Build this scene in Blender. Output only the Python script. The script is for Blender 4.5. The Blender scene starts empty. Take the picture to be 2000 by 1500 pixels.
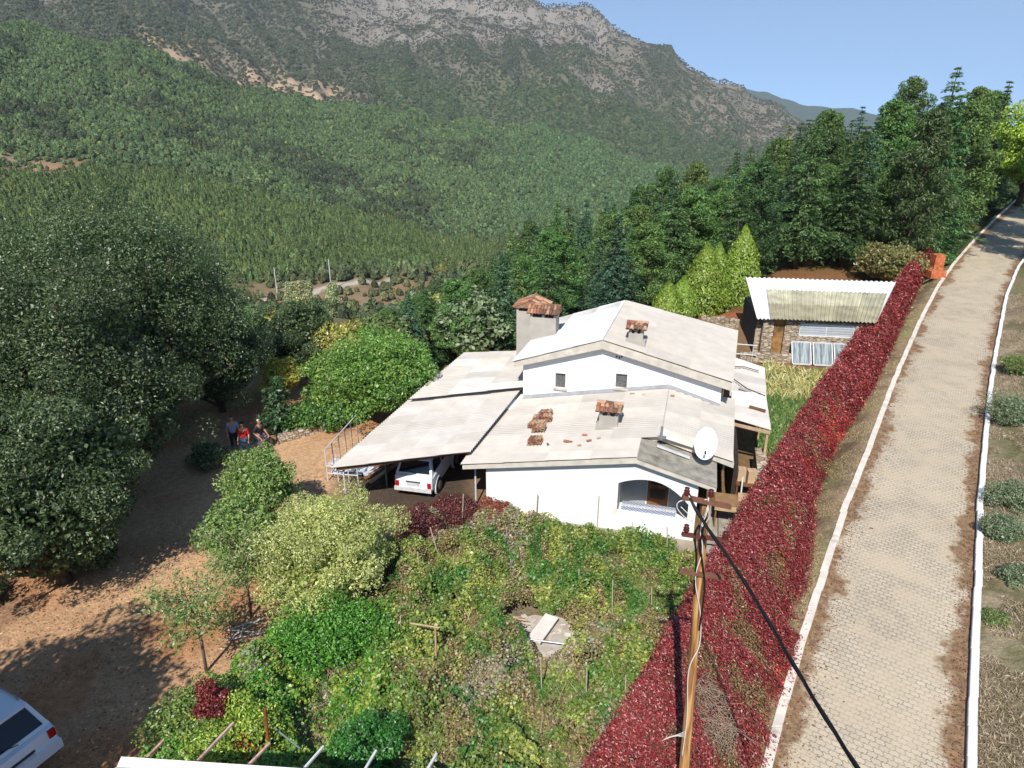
import bpy, math, random
import numpy as np
from mathutils import Vector, Matrix
D = bpy.data
C = bpy.context
SC = C.scene
R = math.radians
rng = np.random.default_rng(7)
random.seed(7)

# ------------------------------------------------------------------ camera, sky, sun, exposure
HAZE = 0.00006
F, HOR, CH = 1370.0, 200.0, 15.0            # focal length in photo pixels, horizon row, camera height
pit = math.atan((750 - HOR) / F)
sp, cp = math.sin(pit), math.cos(pit)
cam = D.objects.new('camera', D.cameras.new('camera'))
SC.collection.objects.link(cam)
cam.location = (0, 0, CH)
cam.rotation_euler = (math.pi / 2 - pit, 0, 0)
cam.data.sensor_width = 36
cam.data.lens = 36 * F / 2000
cam.data.clip_start = 0.1
cam.data.clip_end = 20000
SC.camera = cam
SUN_AZ, SUN_EL = 192.0, 46.0                # compass azimuth of the sun (behind the camera), elevation
W = D.worlds.new('World')
SC.world = W
W.use_nodes = True
nt = W.node_tree
sky = nt.nodes.new('ShaderNodeTexSky')
sky.sky_type = 'NISHITA'
sky.sun_disc = False
sky.sun_elevation = R(SUN_EL)
sky.sun_rotation = R(SUN_AZ)
sky.altitude = 800
sky.air_density = 1.0
sky.dust_density = 0.3
sky.ozone_density = 2.4
tcw = nt.nodes.new('ShaderNodeTexCoord'); vadd = nt.nodes.new('ShaderNodeVectorMath'); vadd.operation = 'ADD'; vadd.inputs[1].default_value = (0, 0, 0.22)
vno = nt.nodes.new('ShaderNodeVectorMath'); vno.operation = 'NORMALIZE'
nt.links.new(tcw.outputs['Generated'], vadd.inputs[0]); nt.links.new(vadd.outputs[0], vno.inputs[0]); nt.links.new(vno.outputs[0], sky.inputs[0])
tint = nt.nodes.new('ShaderNodeMix'); tint.data_type = 'RGBA'; tint.blend_type = 'MULTIPLY'; tint.inputs[0].default_value = 1; tint.inputs[7].default_value = (0.90, 1.0, 1.05, 1)
nt.links.new(sky.outputs[0], tint.inputs[6])
nt.links.new(tint.outputs[2], nt.nodes['Background'].inputs[0])
nt.nodes['Background'].inputs[1].default_value = 0.135
sl = D.lights.new('sun', 'SUN')
sl.energy = 5.0
sl.angle = R(0.53)
sl.color = (1.0, 0.955, 0.885)
so = D.objects.new('sun', sl)
SC.collection.objects.link(so)
sdir = Vector((math.sin(R(SUN_AZ)) * math.cos(R(SUN_EL)), math.cos(R(SUN_AZ)) * math.cos(R(SUN_EL)), math.sin(R(SUN_EL))))
so.rotation_euler = sdir.to_track_quat('Z', 'Y').to_euler()
so.location = (0, -20, 60)
SC.view_settings.view_transform = 'Standard'
SC.view_settings.look = 'None'
SC.view_settings.exposure = 0.21
SC.view_settings.gamma = 1
SC.cycles.max_bounces = 5
SC.cycles.diffuse_bounces = 3
SC.cycles.transmission_bounces = 4
SC.cycles.transparent_max_bounces = 4
SC.cycles.volume_bounces = 1

# ------------------------------------------------------------------ numbers
def ray(px, py):
    b = (750 - py) / F
    return ((px - 1000) / F, cp + b * sp, -sp + b * cp)
def at(px, py, z=0.0, sl=0.0, y0=0.0):
    """point where the photo's pixel meets the surface z + sl*(y-y0)"""
    d = ray(px, py)
    t = (z - sl * y0 - CH) / (d[2] - sl * d[1])
    return np.array([d[0] * t, d[1] * t, CH + d[2] * t])
def tan_el(az, py):
    q = (750 - py) / F
    return -math.cos(az) * (sp - q * cp) / (cp + q * sp)
def az_of(px):
    return math.atan((px - 1000) / (F / cp))
def proj(x, y, z):
    z = z - CH
    dep = y * cp - z * sp
    up = y * sp + z * cp
    return 1000 + F * x / dep, 750 - F * up / dep
def lin(c):
    c = np.asarray(c, float) / 255.0
    return np.where(c <= 0.04045, c / 12.92, ((c + 0.055) / 1.055) ** 2.4)
def L4(c):
    return (*[float(v) for v in lin(c)], 1.0)
def hsh(i, j, s):
    n = (i * 374761393 + j * 668265263 + s * 2147483647) & 0xFFFFFFFF
    n = ((n ^ (n >> 13)) * 1274126177) & 0xFFFFFFFF
    return ((n ^ (n >> 16)) & 0xFFFF) / 65535.0
def vn(x, y, s=0):
    x = np.asarray(x, float); y = np.asarray(y, float)
    xi = np.floor(x).astype(np.int64); yi = np.floor(y).astype(np.int64)
    fx = x - xi; fy = y - yi
    fx = fx * fx * (3 - 2 * fx); fy = fy * fy * (3 - 2 * fy)
    a = hsh(xi, yi, s); b = hsh(xi + 1, yi, s); c = hsh(xi, yi + 1, s); d = hsh(xi + 1, yi + 1, s)
    return (a * (1 - fx) + b * fx) * (1 - fy) + (c * (1 - fx) + d * fx) * fy
def fbm(x, y, s=0, o=4):
    v = 0; a = 0.5; t = 0
    for k in range(o):
        v = v + a * vn(x * 2 ** k, y * 2 ** k, s + k * 17); t += a; a *= 0.5
    return v / t
def ss(a, b, x):
    t = np.clip((x - a) / (b - a), 0, 1)
    return t * t * (3 - 2 * t)
def seg_dist(x, y, pts):
    x = np.asarray(x, float); y = np.asarray(y, float)
    best = np.full(x.shape, 1e9)
    for (a, b), (c, d) in zip(pts[:-1], pts[1:]):
        dx, dy = c - a, d - b
        t = np.clip(((x - a) * dx + (y - b) * dy) / (dx * dx + dy * dy), 0, 1)
        best = np.minimum(best, np.hypot(x - a - t * dx, y - b - t * dy))
    return best
def inpoly(x, y, poly):
    x = np.asarray(x, float); y = np.asarray(y, float)
    r = np.zeros(x.shape, bool)
    n = len(poly)
    for i in range(n):
        x1, y1 = poly[i][:2]; x2, y2 = poly[(i + 1) % n][:2]
        c = ((y1 > y) != (y2 > y)) & (x < (x2 - x1) * (y - y1) / (y2 - y1 + 1e-12) + x1)
        r ^= c
    return r

# ------------------------------------------------------------------ terrain
RZ, RS, RY = 0.55, 0.034, 12.0              # road surface: z, slope, reference y
KL = [at(px, py, RZ, RS, RY) for px, py in ((1470, 1640), (1507, 1500), (1562, 1290), (1620, 1105), (1660, 985), (1700, 882), (1738, 778), (1770, 697), (1800, 628), (1835, 560), (1868, 512), (1905, 470), (1942, 432), (1985, 392), (2030, 362))]
KR = [at(px, py, RZ, RS, RY) for px, py in ((1880, 1640), (1886, 1500), (1893, 1290), (1903, 1105), (1908, 985), (1916, 882), (1926, 790), (1940, 690), (1950, 640), (1962, 580), (1985, 525), (2022, 470), (2070, 425), (2130, 385), (2190, 356))]
def line_at(P, y):
    P = np.array(P)
    return np.interp(y, P[:, 1], P[:, 0])
COLS = [-500, 0, 250, 500, 750, 960, 1070, 1230, 1330, 1410, 1550, 1750, 2000, 2500]
Z50 = [-4, -4, -4, -4, -5, -4, -3, -1.5, 0, 0.5, 1.2, 2, 2, 3]
Z110 = [-14, -14, -14, -15, -18, -18, -16, -12, -8, -5, 0, 2, 4, 7]
KN = {  # rows of photo pixels met at each distance, one per column
 230: [640, 620, 612, 606, 604, 600, 598, 590, 585, 560, 520, 480, 420, 380],
 285: [560, 560, 556, 546, 532, 536, 535, 530, 525, 510, 480, 440, 395, 360],
 480: [330, 318, 340, 385, 440, 480, 475, 460, 450, 440, 430, 420, 380, 350],
 560: [322, 310, 332, 377, 432, 474, 470, 455, 446, 437, 426, 415, 376, 346],
 780: [170, 180, 205, 275, 322, 352, 362, 380, 390, 400, 405, 405, 370, 340],
 1050: [40, 48, 78, 172, 215, 238, 252, 300, 332, 350, 372, 390, 362, 335],
 1180: [30, 42, 70, 160, 205, 228, 243, 292, 322, 340, 362, 385, 358, 333],
 1650: [-40, -25, 5, 70, 95, 112, 130, 190, 240, 265, 305, 350, 350, 330],
2170: [-150, -98, -78, -36, 14, 46, 58, 92, 150, 196, 256, 322, 345, 328],
 2300: [-160, -110, -90, -50, -25, -1, 5, 66, 124, 170, 238, 300, 330, 325],
 4300: [40, 60, 80, 100, 120, 140, 150, 155, 160, 167, 190, 228, 260, 300],
}
RK = [50, 110] + [k for k in KN]
colz = []
caz = np.array([az_of(c) for c in COLS])
for j, c in enumerate(COLS):
    z = [Z50[j], Z110[j]]
    for r_ in KN:
        z.append(CH + r_ * tan_el(caz[j], KN[r_][j]))
    colz.append(z)
colz = np.array(colz)                        # columns x knots
i560, i1180 = RK.index(560), RK.index(1180)
colz[:, i560] = np.minimum(colz[:, i560], colz[:, i560 - 1] - 9)
colz[:9, i1180] = colz[:9, i1180 - 1] - 14
RK2 = RK[:-1] + [2700] + [4300, 5200, 9000]
zz = np.concatenate([colz[:, :-1], colz[:, -2:-1] - 260, colz[:, -1:], colz[:, -1:] - 500, colz[:, -1:] * 0 - 600], axis=1)
def h_near(x, y):
    x = np.asarray(x, float); y = np.asarray(y, float)
    z = np.zeros(x.shape)
    z = z - 3.5 * ss(33, 48, y - 0.35 * np.abs(x + 4)) * ss(6, -6, x) - 2.2 * ss(-19, -34, x)
    z = z + 0.9 * ss(26, 46, y) * ss(4, 14, x)
    z = z + 0.10 * (fbm(x * 0.25, y * 0.25, 5) - 0.5)
    zr = RZ + RS * (y - RY)
    kl = line_at(KL, y); kr = line_at(KR, y)
    wgt = ss(-2.6, -0.3, x - kl)
    z = z * (1 - wgt) + (zr + 0.05) * wgt
    inr = ss(-0.25, 0.0, x - kl) * ss(0.25, 0.0, x - kr)
    z = z * (1 - inr) + (zr - 0.06) * inr
    bank = np.clip(x - kr - 0.3, 0, 30)
    z = z + 0.16 * bank + 0.22 * (fbm(x * 0.5, y * 0.5, 9) - 0.4) * ss(0.2, 2, bank)
    return z
def h(x, y):
    x = np.asarray(x, float); y = np.asarray(y, float)
    r = np.hypot(x, y) + 1e-6
    az = np.arctan2(x, y)
    azc = np.clip(az, caz[0], caz[-1])
    j = np.clip(np.searchsorted(caz, azc) - 1, 0, len(caz) - 2)
    t = (azc - caz[j]) / (caz[j + 1] - caz[j])
    # smooth column interpolation (Catmull-Rom)
    jm = np.clip(j - 1, 0, len(caz) - 1); jp = np.clip(j + 2, 0, len(caz) - 1)
    lr = np.log(r)
    ks = np.log(np.array(RK2, float))
    def col(jj):
        k = np.clip(np.searchsorted(ks, lr) - 1, 0, len(ks) - 2)
        u = np.clip((lr - ks[k]) / (ks[k + 1] - ks[k]), 0, 1)
        return zz[jj, k] * (1 - u) + zz[jj, k + 1] * u
    a, b, c, d = col(jm), col(j), col(j + 1), col(jp)
    zf = b + 0.5 * t * (c - a + t * (2 * a - 5 * b + 4 * c - d + t * (3 * (b - c) + d - a)))
    amp = np.clip((r - 120) / 900, 0, 1)
    g = 0.5 - 2.2 * np.abs(fbm(az * 15 + 3 + 0.6 * fbm(x / 300, y / 300, 2, 3), lr * 3.2, 31, 4) - 0.5)
    zf = zf + (g - 0.32) * 62 * amp * (0.42 + 0.58 * ss(1000, 1400, r)) * np.where(r > 2600, 1.2, 1) + (fbm(x / 60, y / 60, 41, 3) - 0.5) * 5 * amp + ss(1500, 2100, r) * (0.5 - np.abs(fbm(x / 120, y / 120, 43, 4) - 0.5) * 2) * 44 * ss(2700, 2400, r)
    zn = h_near(np.clip(x, -60, 90), np.clip(y, -30, 110))
    hw = ss(95, 125, r) * ss(3.0, 14.0, np.minimum(1e9, np.abs(x - line_at(KL, y) - 2))) if False else ss(46, 62, r)
    roadside = ss(-16, -3, x - line_at(KL, y)) * ss(140, 105, r)
    hw = hw * (1 - roadside)
    return zn * (1 - hw) + zf * hw
def h1(x, y):
    return float(h(np.array([x]), np.array([y]))[0])

# ------------------------------------------------------------------ materials
MATS = {}
def new_mat(name):
    m = D.materials.new(name); m.use_nodes = True
    MATS[name] = m
    return m, m.node_tree.nodes, m.node_tree.links, m.node_tree.nodes['Principled BSDF']
def set_spec(b, v):
    b.inputs['Specular IOR Level'].default_value = v
def mat(name, col, rough=0.8, var=0.15, scale=3.0, metal=0.0, spec=0.3, bump=0.0, dark=None, dth=0.6, attr=False):
    if name in MATS: return MATS[name]
    m, N, L, b = new_mat(name)
    b.inputs['Roughness'].default_value = rough
    b.inputs['Metallic'].default_value = metal
    set_spec(b, spec)
    tc = N.new('ShaderNodeTexCoord')
    n1 = N.new('ShaderNodeTexNoise'); n1.inputs['Scale'].default_value = scale; n1.inputs['Detail'].default_value = 6
    L.new(tc.outputs['Object'], n1.inputs['Vector'])
    mr = N.new('ShaderNodeMapRange'); mr.inputs[1].default_value = 0.3; mr.inputs[2].default_value = 0.7
    mr.inputs[3].default_value = 1 - var; mr.inputs[4].default_value = 1 + var * 0.5
    L.new(n1.outputs[0], mr.inputs[0])
    mul = N.new('ShaderNodeMix'); mul.data_type = 'RGBA'; mul.blend_type = 'MULTIPLY'; mul.inputs[0].default_value = 1
    if attr:
        a = N.new('ShaderNodeAttribute'); a.attribute_name = 'col'; L.new(a.outputs['Color'], mul.inputs[6])
    else:
        mul.inputs[6].default_value = L4(col)
    L.new(mr.outputs[0], mul.inputs[7])
    out = mul.outputs[2]
    if dark is not None:
        n2 = N.new('ShaderNodeTexNoise'); n2.inputs['Scale'].default_value = scale * 0.35; n2.inputs['Detail'].default_value = 8; n2.inputs['Roughness'].default_value = 0.7
        L.new(tc.outputs['Object'], n2.inputs['Vector'])
        r2 = N.new('ShaderNodeMapRange'); r2.inputs[1].default_value = dth; r2.inputs[2].default_value = dth + 0.12
        L.new(n2.outputs[0], r2.inputs[0])
        mx = N.new('ShaderNodeMix'); mx.data_type = 'RGBA'
        L.new(r2.outputs[0], mx.inputs[0]); L.new(out, mx.inputs[6]); mx.inputs[7].default_value = L4(dark)
        out = mx.outputs[2]
    L.new(out, b.inputs['Base Color'])
    if bump:
        bp = N.new('ShaderNodeBump'); bp.inputs['Strength'].default_value = bump; bp.inputs['Distance'].default_value = 0.02
        n3 = N.new('ShaderNodeTexNoise'); n3.inputs['Scale'].default_value = scale * 8; n3.inputs['Detail'].default_value = 5
        L.new(tc.outputs['Object'], n3.inputs['Vector']); L.new(n3.outputs[0], bp.inputs['Height']); L.new(bp.outputs[0], b.inputs['Normal'])
    return m
def leaf_mat(name, trans=0.28, gloss=0.05, rnd=0.25, inst=False):
    m = D.materials.new(name); m.use_nodes = True; MATS[name] = m
    N, L = m.node_tree.nodes, m.node_tree.links
    N.clear()
    a = N.new('ShaderNodeAttribute'); a.attribute_name = 'tcol' if inst else 'col'
    if inst: a.attribute_type = 'INSTANCER'
    src = a.outputs['Color']
    if inst:
        a2 = N.new('ShaderNodeAttribute'); a2.attribute_name = 'col'
        mm = N.new('ShaderNodeMix'); mm.data_type = 'RGBA'; mm.blend_type = 'MULTIPLY'; mm.inputs[0].default_value = 1
        L.new(src, mm.inputs[6]); L.new(a2.outputs['Color'], mm.inputs[7]); src = mm.outputs[2]
    oi = N.new('ShaderNodeObjectInfo')
    hs = N.new('ShaderNodeHueSaturation')
    mr = N.new('ShaderNodeMapRange'); mr.inputs[3].default_value = 1 - rnd; mr.inputs[4].default_value = 1 + rnd
    L.new(oi.outputs['Random'], mr.inputs[0]); L.new(mr.outputs[0], hs.inputs['Value'])
    mh = N.new('ShaderNodeMath'); mh.operation = 'MULTIPLY'; mh.inputs[1].default_value = 7.31
    mf = N.new('ShaderNodeMath'); mf.operation = 'FRACT'
    L.new(oi.outputs['Random'], mh.inputs[0]); L.new(mh.outputs[0], mf.inputs[0])
    m2 = N.new('ShaderNodeMapRange'); m2.inputs[3].default_value = 0.5 - 0.05 * min(1, rnd * 3); m2.inputs[4].default_value = 0.5 + 0.03 * min(1, rnd * 3)
    L.new(mf.outputs[0], m2.inputs[0]); L.new(m2.outputs[0], hs.inputs['Hue'])
    L.new(src, hs.inputs['Color'])
    df = N.new('ShaderNodeBsdfDiffuse'); tr = N.new('ShaderNodeBsdfTranslucent'); gl = N.new('ShaderNodeBsdfGlossy')
    gl.inputs['Roughness'].default_value = 0.45
    L.new(hs.outputs[0], df.inputs[0])
    hs2 = N.new('ShaderNodeHueSaturation'); hs2.inputs['Saturation'].default_value = 1.15; hs2.inputs['Value'].default_value = 1.2
    L.new(hs.outputs[0], hs2.inputs['Color']); L.new(hs2.outputs[0], tr.inputs[0])
    x1 = N.new('ShaderNodeMixShader'); x1.inputs[0].default_value = trans
    L.new(df.outputs[0], x1.inputs[1]); L.new(tr.outputs[0], x1.inputs[2])
    x2 = N.new('ShaderNodeMixShader'); x2.inputs[0].default_value = gloss
    L.new(x1.outputs[0], x2.inputs[1]); L.new(gl.outputs[0], x2.inputs[2])
    o = N.new('ShaderNodeOutputMaterial'); L.new(x2.outputs[0], o.inputs[0])
    return m
LEAF = leaf_mat('leaf', 0.28, 0.05, 0.08)
LEAFR = leaf_mat('tree_leaf', 0.25, 0.03, 0.22)
LEAFI = leaf_mat('far_leaf', 0.2, 0.0, 0.16, inst=True)
BARK = mat('bark', (92, 78, 64), 0.95, 0.4, 6, bump=0.5)
BARKG = mat('grey_bark', (120, 112, 100), 0.95, 0.35, 8)
WHITE = mat('white_render', (236, 236, 233), 0.9, 0.07, 0.9, bump=0.2, dark=(206, 202, 192), dth=0.63)
FASC = mat('fascia_concrete', (204, 196, 182), 0.9, 0.2, 3)
DARKM = mat('dark_void', (28, 28, 30), 0.9, 0.2, 2)
TERRA = mat('terracotta', (178, 110, 80), 0.9, 0.35, 9, attr=True, dark=(96, 78, 66), dth=0.6)
GREYP = mat('plaster_grey', (176, 170, 160), 0.9, 0.15, 2)
METW = mat('white_pipe', (205, 205, 205), 0.5, 0.15, 6)
GALV = mat('galvanised', (150, 152, 155), 0.45, 0.2, 6, metal=0.4)
RUST = mat('rusty_iron', (140, 72, 48), 0.85, 0.35, 7, dark=(90, 45, 30))
WOODP = mat('pole_wood', (176, 128, 72), 0.85, 0.35, 5)
WOODB = mat('brown_wood', (120, 84, 54), 0.85, 0.4, 4)
WOODL = mat('pale_wood', (188, 160, 128), 0.85, 0.25, 5)
BLACK = mat('black_rubber', (22, 22, 24), 0.5, 0.1, 3)
GLASS = mat('dark_glass', (18, 22, 30), 0.08, 0.05, 1, spec=0.7)
STONE = None
def stone_mat(name, c1, c2, sc):
    m, N, L, b = new_mat(name)
    b.inputs['Roughness'].default_value = 0.95; set_spec(b, 0.1)
    tc = N.new('ShaderNodeTexCoord'); mp = N.new('ShaderNodeMapping'); mp.inputs['Scale'].default_value = (sc, sc, sc * 3.2)
    L.new(tc.outputs['Object'], mp.inputs[0])
    v = N.new('ShaderNodeTexVoronoi'); v.inputs['Scale'].default_value = 1; v.inputs['Randomness'].default_value = 0.85
    L.new(mp.outputs[0], v.inputs[0])
    v2 = N.new('ShaderNodeTexVoronoi'); v2.feature = 'DISTANCE_TO_EDGE'; v2.inputs['Randomness'].default_value = 0.85
    v2.inputs['Scale'].default_value = 1
    L.new(mp.outputs[0], v2.inputs[0])
    cr = N.new('ShaderNodeValToRGB'); cr.color_ramp.elements[0].color = L4(c1); cr.color_ramp.elements[1].color = L4(c2)
    sx = N.new('ShaderNodeSeparateColor'); L.new(v.outputs['Color'], sx.inputs[0]); L.new(sx.outputs[0], cr.inputs[0])
    mr = N.new('ShaderNodeMapRange'); mr.inputs[1].default_value = 0.0; mr.inputs[2].default_value = 0.12; mr.inputs[3].default_value = 0.3; mr.inputs[4].default_value = 1
    L.new(v2.outputs[0], mr.inputs[0])
    mx = N.new('ShaderNodeMix'); mx.data_type = 'RGBA'; mx.blend_type = 'MULTIPLY'; mx.inputs[0].default_value = 1
    L.new(cr.outputs[0], mx.inputs[6]); L.new(mr.outputs[0], mx.inputs[7]); L.new(mx.outputs[2], b.inputs['Base Color'])
    bp = N.new('ShaderNodeBump'); bp.inputs['Strength'].default_value = 0.6; bp.inputs['Distance'].default_value = 0.05
    L.new(mr.outputs[0], bp.inputs['Height']); L.new(bp.outputs[0], b.inputs['Normal'])
    return m
STONE = stone_mat('dry_stone', (150, 128, 104), (205, 192, 172), 3.0)
SHEET = mat('roof_sheet', (220, 214, 205), 0.85, 0.10, 1.6, attr=True, bump=0.2, dark=(172, 158, 138), dth=0.68)

# ------------------------------------------------------------------ mesh helpers
def link(o, parent=None):
    SC.collection.objects.link(o)
    if parent is not None: o.parent = parent
    return o
def tag(o, label=None, cat=None, group=None, kind=None):
    if label: o['label'] = label
    if cat: o['category'] = cat
    if group: o['group'] = group
    if kind: o['kind'] = kind
    return o
def empty(name, loc, rz=0, label=None, cat=None, group=None):
    o = D.objects.new(name, None); o.empty_display_size = 0.3
    link(o); o.location = loc; o.rotation_euler = (0, 0, rz)
    return tag(o, label, cat, group)
class MB:
    def __init__(s): s.v = []; s.f = []; s.c = []; s.col = (1, 1, 1)
    def poly(s, pts):
        n = len(s.v); s.v += [tuple(map(float, p)) for p in pts]; s.f.append(tuple(range(n, n + len(pts)))); s.c.append(s.col)
    def add(s, vs, fs):
        n = len(s.v); s.v += [tuple(map(float, p)) for p in vs]
        for f in fs: s.f.append(tuple(i + n for i in f)); s.c.append(s.col)
    def box(s, a, b, M=None):
        x0, y0, z0 = a; x1, y1, z1 = b
        vs = [(x0, y0, z0), (x1, y0, z0), (x1, y1, z0), (x0, y1, z0), (x0, y0, z1), (x1, y0, z1), (x1, y1, z1), (x0, y1, z1)]
        if M is not None: vs = [tuple(M @ Vector(p)) for p in vs]
        s.add(vs, [(3, 2, 1, 0), (4, 5, 6, 7), (0, 1, 5, 4), (1, 2, 6, 5), (2, 3, 7, 6), (3, 0, 4, 7)])
        return s
    def bar(s, p, q, w, hgt=None, up=(0, 0, 1)):
        p = Vector(p); q = Vector(q); d = q - p
        hgt = hgt or w
        z = Vector(up); x = d.normalized(); y = z.cross(x)
        if y.length < 1e-4: y = Vector((0, 1, 0)).cross(x)
        y.normalize(); z = x.cross(y)
        M = Matrix((( x.x, y.x, z.x, p.x), (x.y, y.y, z.y, p.y), (x.z, y.z, z.z, p.z), (0, 0, 0, 1)))
        return s.box((0, -w / 2, -hgt / 2), (d.length, w / 2, hgt / 2), M)
    def tube(s, pts, rad, n=8, cap=True):
        pts = [Vector(p) for p in pts]
        rads = rad if hasattr(rad, '__len__') else [rad] * len(pts)
        rings = []
        ref = Vector((0.31, 0.17, 0.93)).normalized()
        for i, p in enumerate(pts):
            d = (pts[min(i + 1, len(pts) - 1)] - pts[max(i - 1, 0)]).normalized()
            if abs(d.dot(ref)) > 0.97: ref = Vector((1, 0, 0.1)).normalized()
            a = d.cross(ref).normalized(); b = d.cross(a)
            rings.append([p + (a * math.cos(2 * math.pi * k / n) + b * math.sin(2 * math.pi * k / n)) * rads[i] for k in range(n)])
        vs = [v for r_ in rings for v in r_]
        fs = []
        for i in range(len(rings) - 1):
            for k in range(n):
                fs.append((i * n + k, i * n + (k + 1) % n, (i + 1) * n + (k + 1) % n, (i + 1) * n + k))
        if cap:
            fs.append(tuple(range(n))[::-1]); fs.append(tuple((len(rings) - 1) * n + k for k in range(n)))
        s.add(vs, fs); return s
    def prism(s, poly, y0, y1):
        """polygon in (x,z) extruded along y"""
        n = len(poly)
        vs = [(x, y0, z) for x, z in poly] + [(x, y1, z) for x, z in poly]
        fs = [tuple(range(n)), tuple(range(2 * n - 1, n - 1, -1))]
        for i in range(n): fs.append((i, i + n, (i + 1) % n + n, (i + 1) % n))
        s.add(vs, fs); return s
    def build(s, name, m, parent=None, smooth=False, colattr=False):
        me = D.meshes.new(name); me.from_pydata(s.v, [], s.f)
        if m: me.materials.append(m)
        if colattr:
            a = me.attributes.new('col', 'FLOAT_COLOR', 'FACE')
            cc = np.ones((len(s.f), 4), np.float32); cc[:, :3] = np.array(s.c)
            a.data.foreach_set('color', cc.ravel())
        if smooth: me.shade_smooth()
        me.update()
        o = D.objects.new(name, me)
        return link(o, parent)
def quad_mesh(name, V, col, m):
    """V: (n,4,3) leaf quads, col: (n,3) linear colours"""
    n = len(V)
    me = D.meshes.new(name)
    me.vertices.add(n * 4); me.vertices.foreach_set('co', V.astype(np.float32).ravel())
    me.loops.add(n * 4); me.loops.foreach_set('vertex_index', np.arange(n * 4, dtype=np.int32))
    me.polygons.add(n); me.polygons.foreach_set('loop_start', np.arange(0, n * 4, 4, dtype=np.int32))
    try: me.polygons.foreach_set('loop_total', np.full(n, 4, np.int32))
    except Exception: pass
    a = me.attributes.new('col', 'FLOAT_COLOR', 'FACE')
    cc = np.ones((n, 4), np.float32); cc[:, :3] = col
    a.data.foreach_set('color', cc.ravel())
    me.materials.append(m); me.update(calc_edges=True)
    return me
def leaves(P, Nn, size, aspect=0.5, tdir=None, jit=0.3, rg=rng):
    """kite leaves at P with normals Nn; tdir = preferred long axis"""
    n = len(P)
    Nn = Nn / (np.linalg.norm(Nn, axis=1, keepdims=True) + 1e-9)
    T = rg.normal(size=(n, 3))
    if tdir is not None: T = T * 0.5 + tdir
    T = T - (T * Nn).sum(1, keepdims=True) * Nn
    T /= np.linalg.norm(T, axis=1, keepdims=True) + 1e-9
    B = np.cross(Nn, T)
    s = np.asarray(size) * (1 + jit * rg.uniform(-1, 1, n))
    s = s[:, None]
    V = np.stack([P - T * s * 0.5, P + B * s * aspect * 0.5 + T * s * 0.05, P + T * s * 0.5, P - B * s * aspect * 0.5 + T * s * 0.05], axis=1)
    return V
FOL = 1.4                                    # leaf colours are given as seen; albedo factor
def pick(cols, n, rg=rng, var=0.18, wts=None):
    cols = np.array([lin(c) for c in cols]) * FOL
    w = None if wts is None else np.array(wts) / sum(wts)
    i = rg.choice(len(cols), n, p=w)
    return np.clip(cols[i] * (1 + var * rg.normal(size=(n, 1))), 0.004, 0.9)
def rdir(n, rg=rng):
    v = rg.normal(size=(n, 3)); return v / np.linalg.norm(v, axis=1, keepdims=True)

# corrugated sheet between corners a(low/front) b(high/front) c(high/back) d(low/back); ridges run a->b
def corr(mb, a, b, c, d, pitch=0.177, amp=0.026, cols=None, rows=None, seed=1, base=(0.74, 0.71, 0.66), var=0.05, odd=None, th=0.012, seg=4, sag=0.0):
    a, b, c, d = [np.array(p, float) for p in (a, b, c, d)]
    wl = (np.linalg.norm(d - a) + np.linalg.norm(c - b)) / 2
    ll = (np.linalg.norm(b - a) + np.linalg.norm(c - d)) / 2
    nw = max(2, int(round(wl / pitch))); nc = max(1, int(round(wl / (pitch * 5.5)))); nr = rows or max(1, int(round(ll / 1.6)))
    nrm = np.cross(b - a, d - a); nrm /= np.linalg.norm(nrm)
    if nrm[2] < 0: nrm = -nrm
    rg = np.random.default_rng(seed)
    for ci in range(nc):
        v0, v1 = ci / nc, (ci + 1) / nc
        k0, k1 = v0 * nw, v1 * nw
        m = max(2, int((k1 - k0) * seg))
        for ri in range(nr):
            u0, u1 = ri / nr, min(1.0, (ri + 1) / nr + (0.1 / ll if ri < nr - 1 else 0))
            tone = 1 + var * rg.normal()
            cc = np.array(base) * tone
            if odd is not None:
                q = odd(ci / nc, ri / nr, rg)
                if q is not None: cc = np.array(q) * (1 + 0.03 * rg.normal())
            mb.col = tuple(cc)
            lift0 = 0.018 + 0.006 * rg.uniform(); lift1 = 0.0
            top = []; bot = []
            for i in range(m + 1):
                v = v0 + (v1 - v0) * i / m
                off = amp * math.cos(2 * math.pi * v * nw) + 0.004 * (ci % 2)
                for u, lf in ((u0, lift0), (u1, lift1)):
                    p = (a * (1 - u) + b * u) * (1 - v) + (d * (1 - u) + c * u) * v
                    sg = -sag * math.sin(math.pi * u) * (0.5 + 0.5 * math.sin(v * 9 + seed))
                    jx = 0
                    top.append(p + nrm * (off + lf + sg)); bot.append(p + nrm * (off + lf + sg - th))
            n0 = len(top); vs = top + bot; fs = []
            for i in range(m):
                e = 2 * i
                fs.append((e, e + 1, e + 3, e + 2)); fs.append((n0 + e, n0 + e + 2, n0 + e + 3, n0 + e + 1))
                fs.append((e, e + 2, n0 + e + 2, n0 + e)); fs.append((e + 1, n0 + e + 1, n0 + e + 3, e + 3))
            fs.append((0, n0, n0 + 1, 1)); e = 2 * m; fs.append((e, e + 1, n0 + e + 1, n0 + e))
            mb.add(vs, fs)
    return mb
TC = [lin(c) for c in ((176, 122, 94), (156, 104, 82), (192, 146, 118), (140, 98, 80), (190, 164, 138), (112, 88, 74), (196, 154, 114), (166, 134, 108))]
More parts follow.
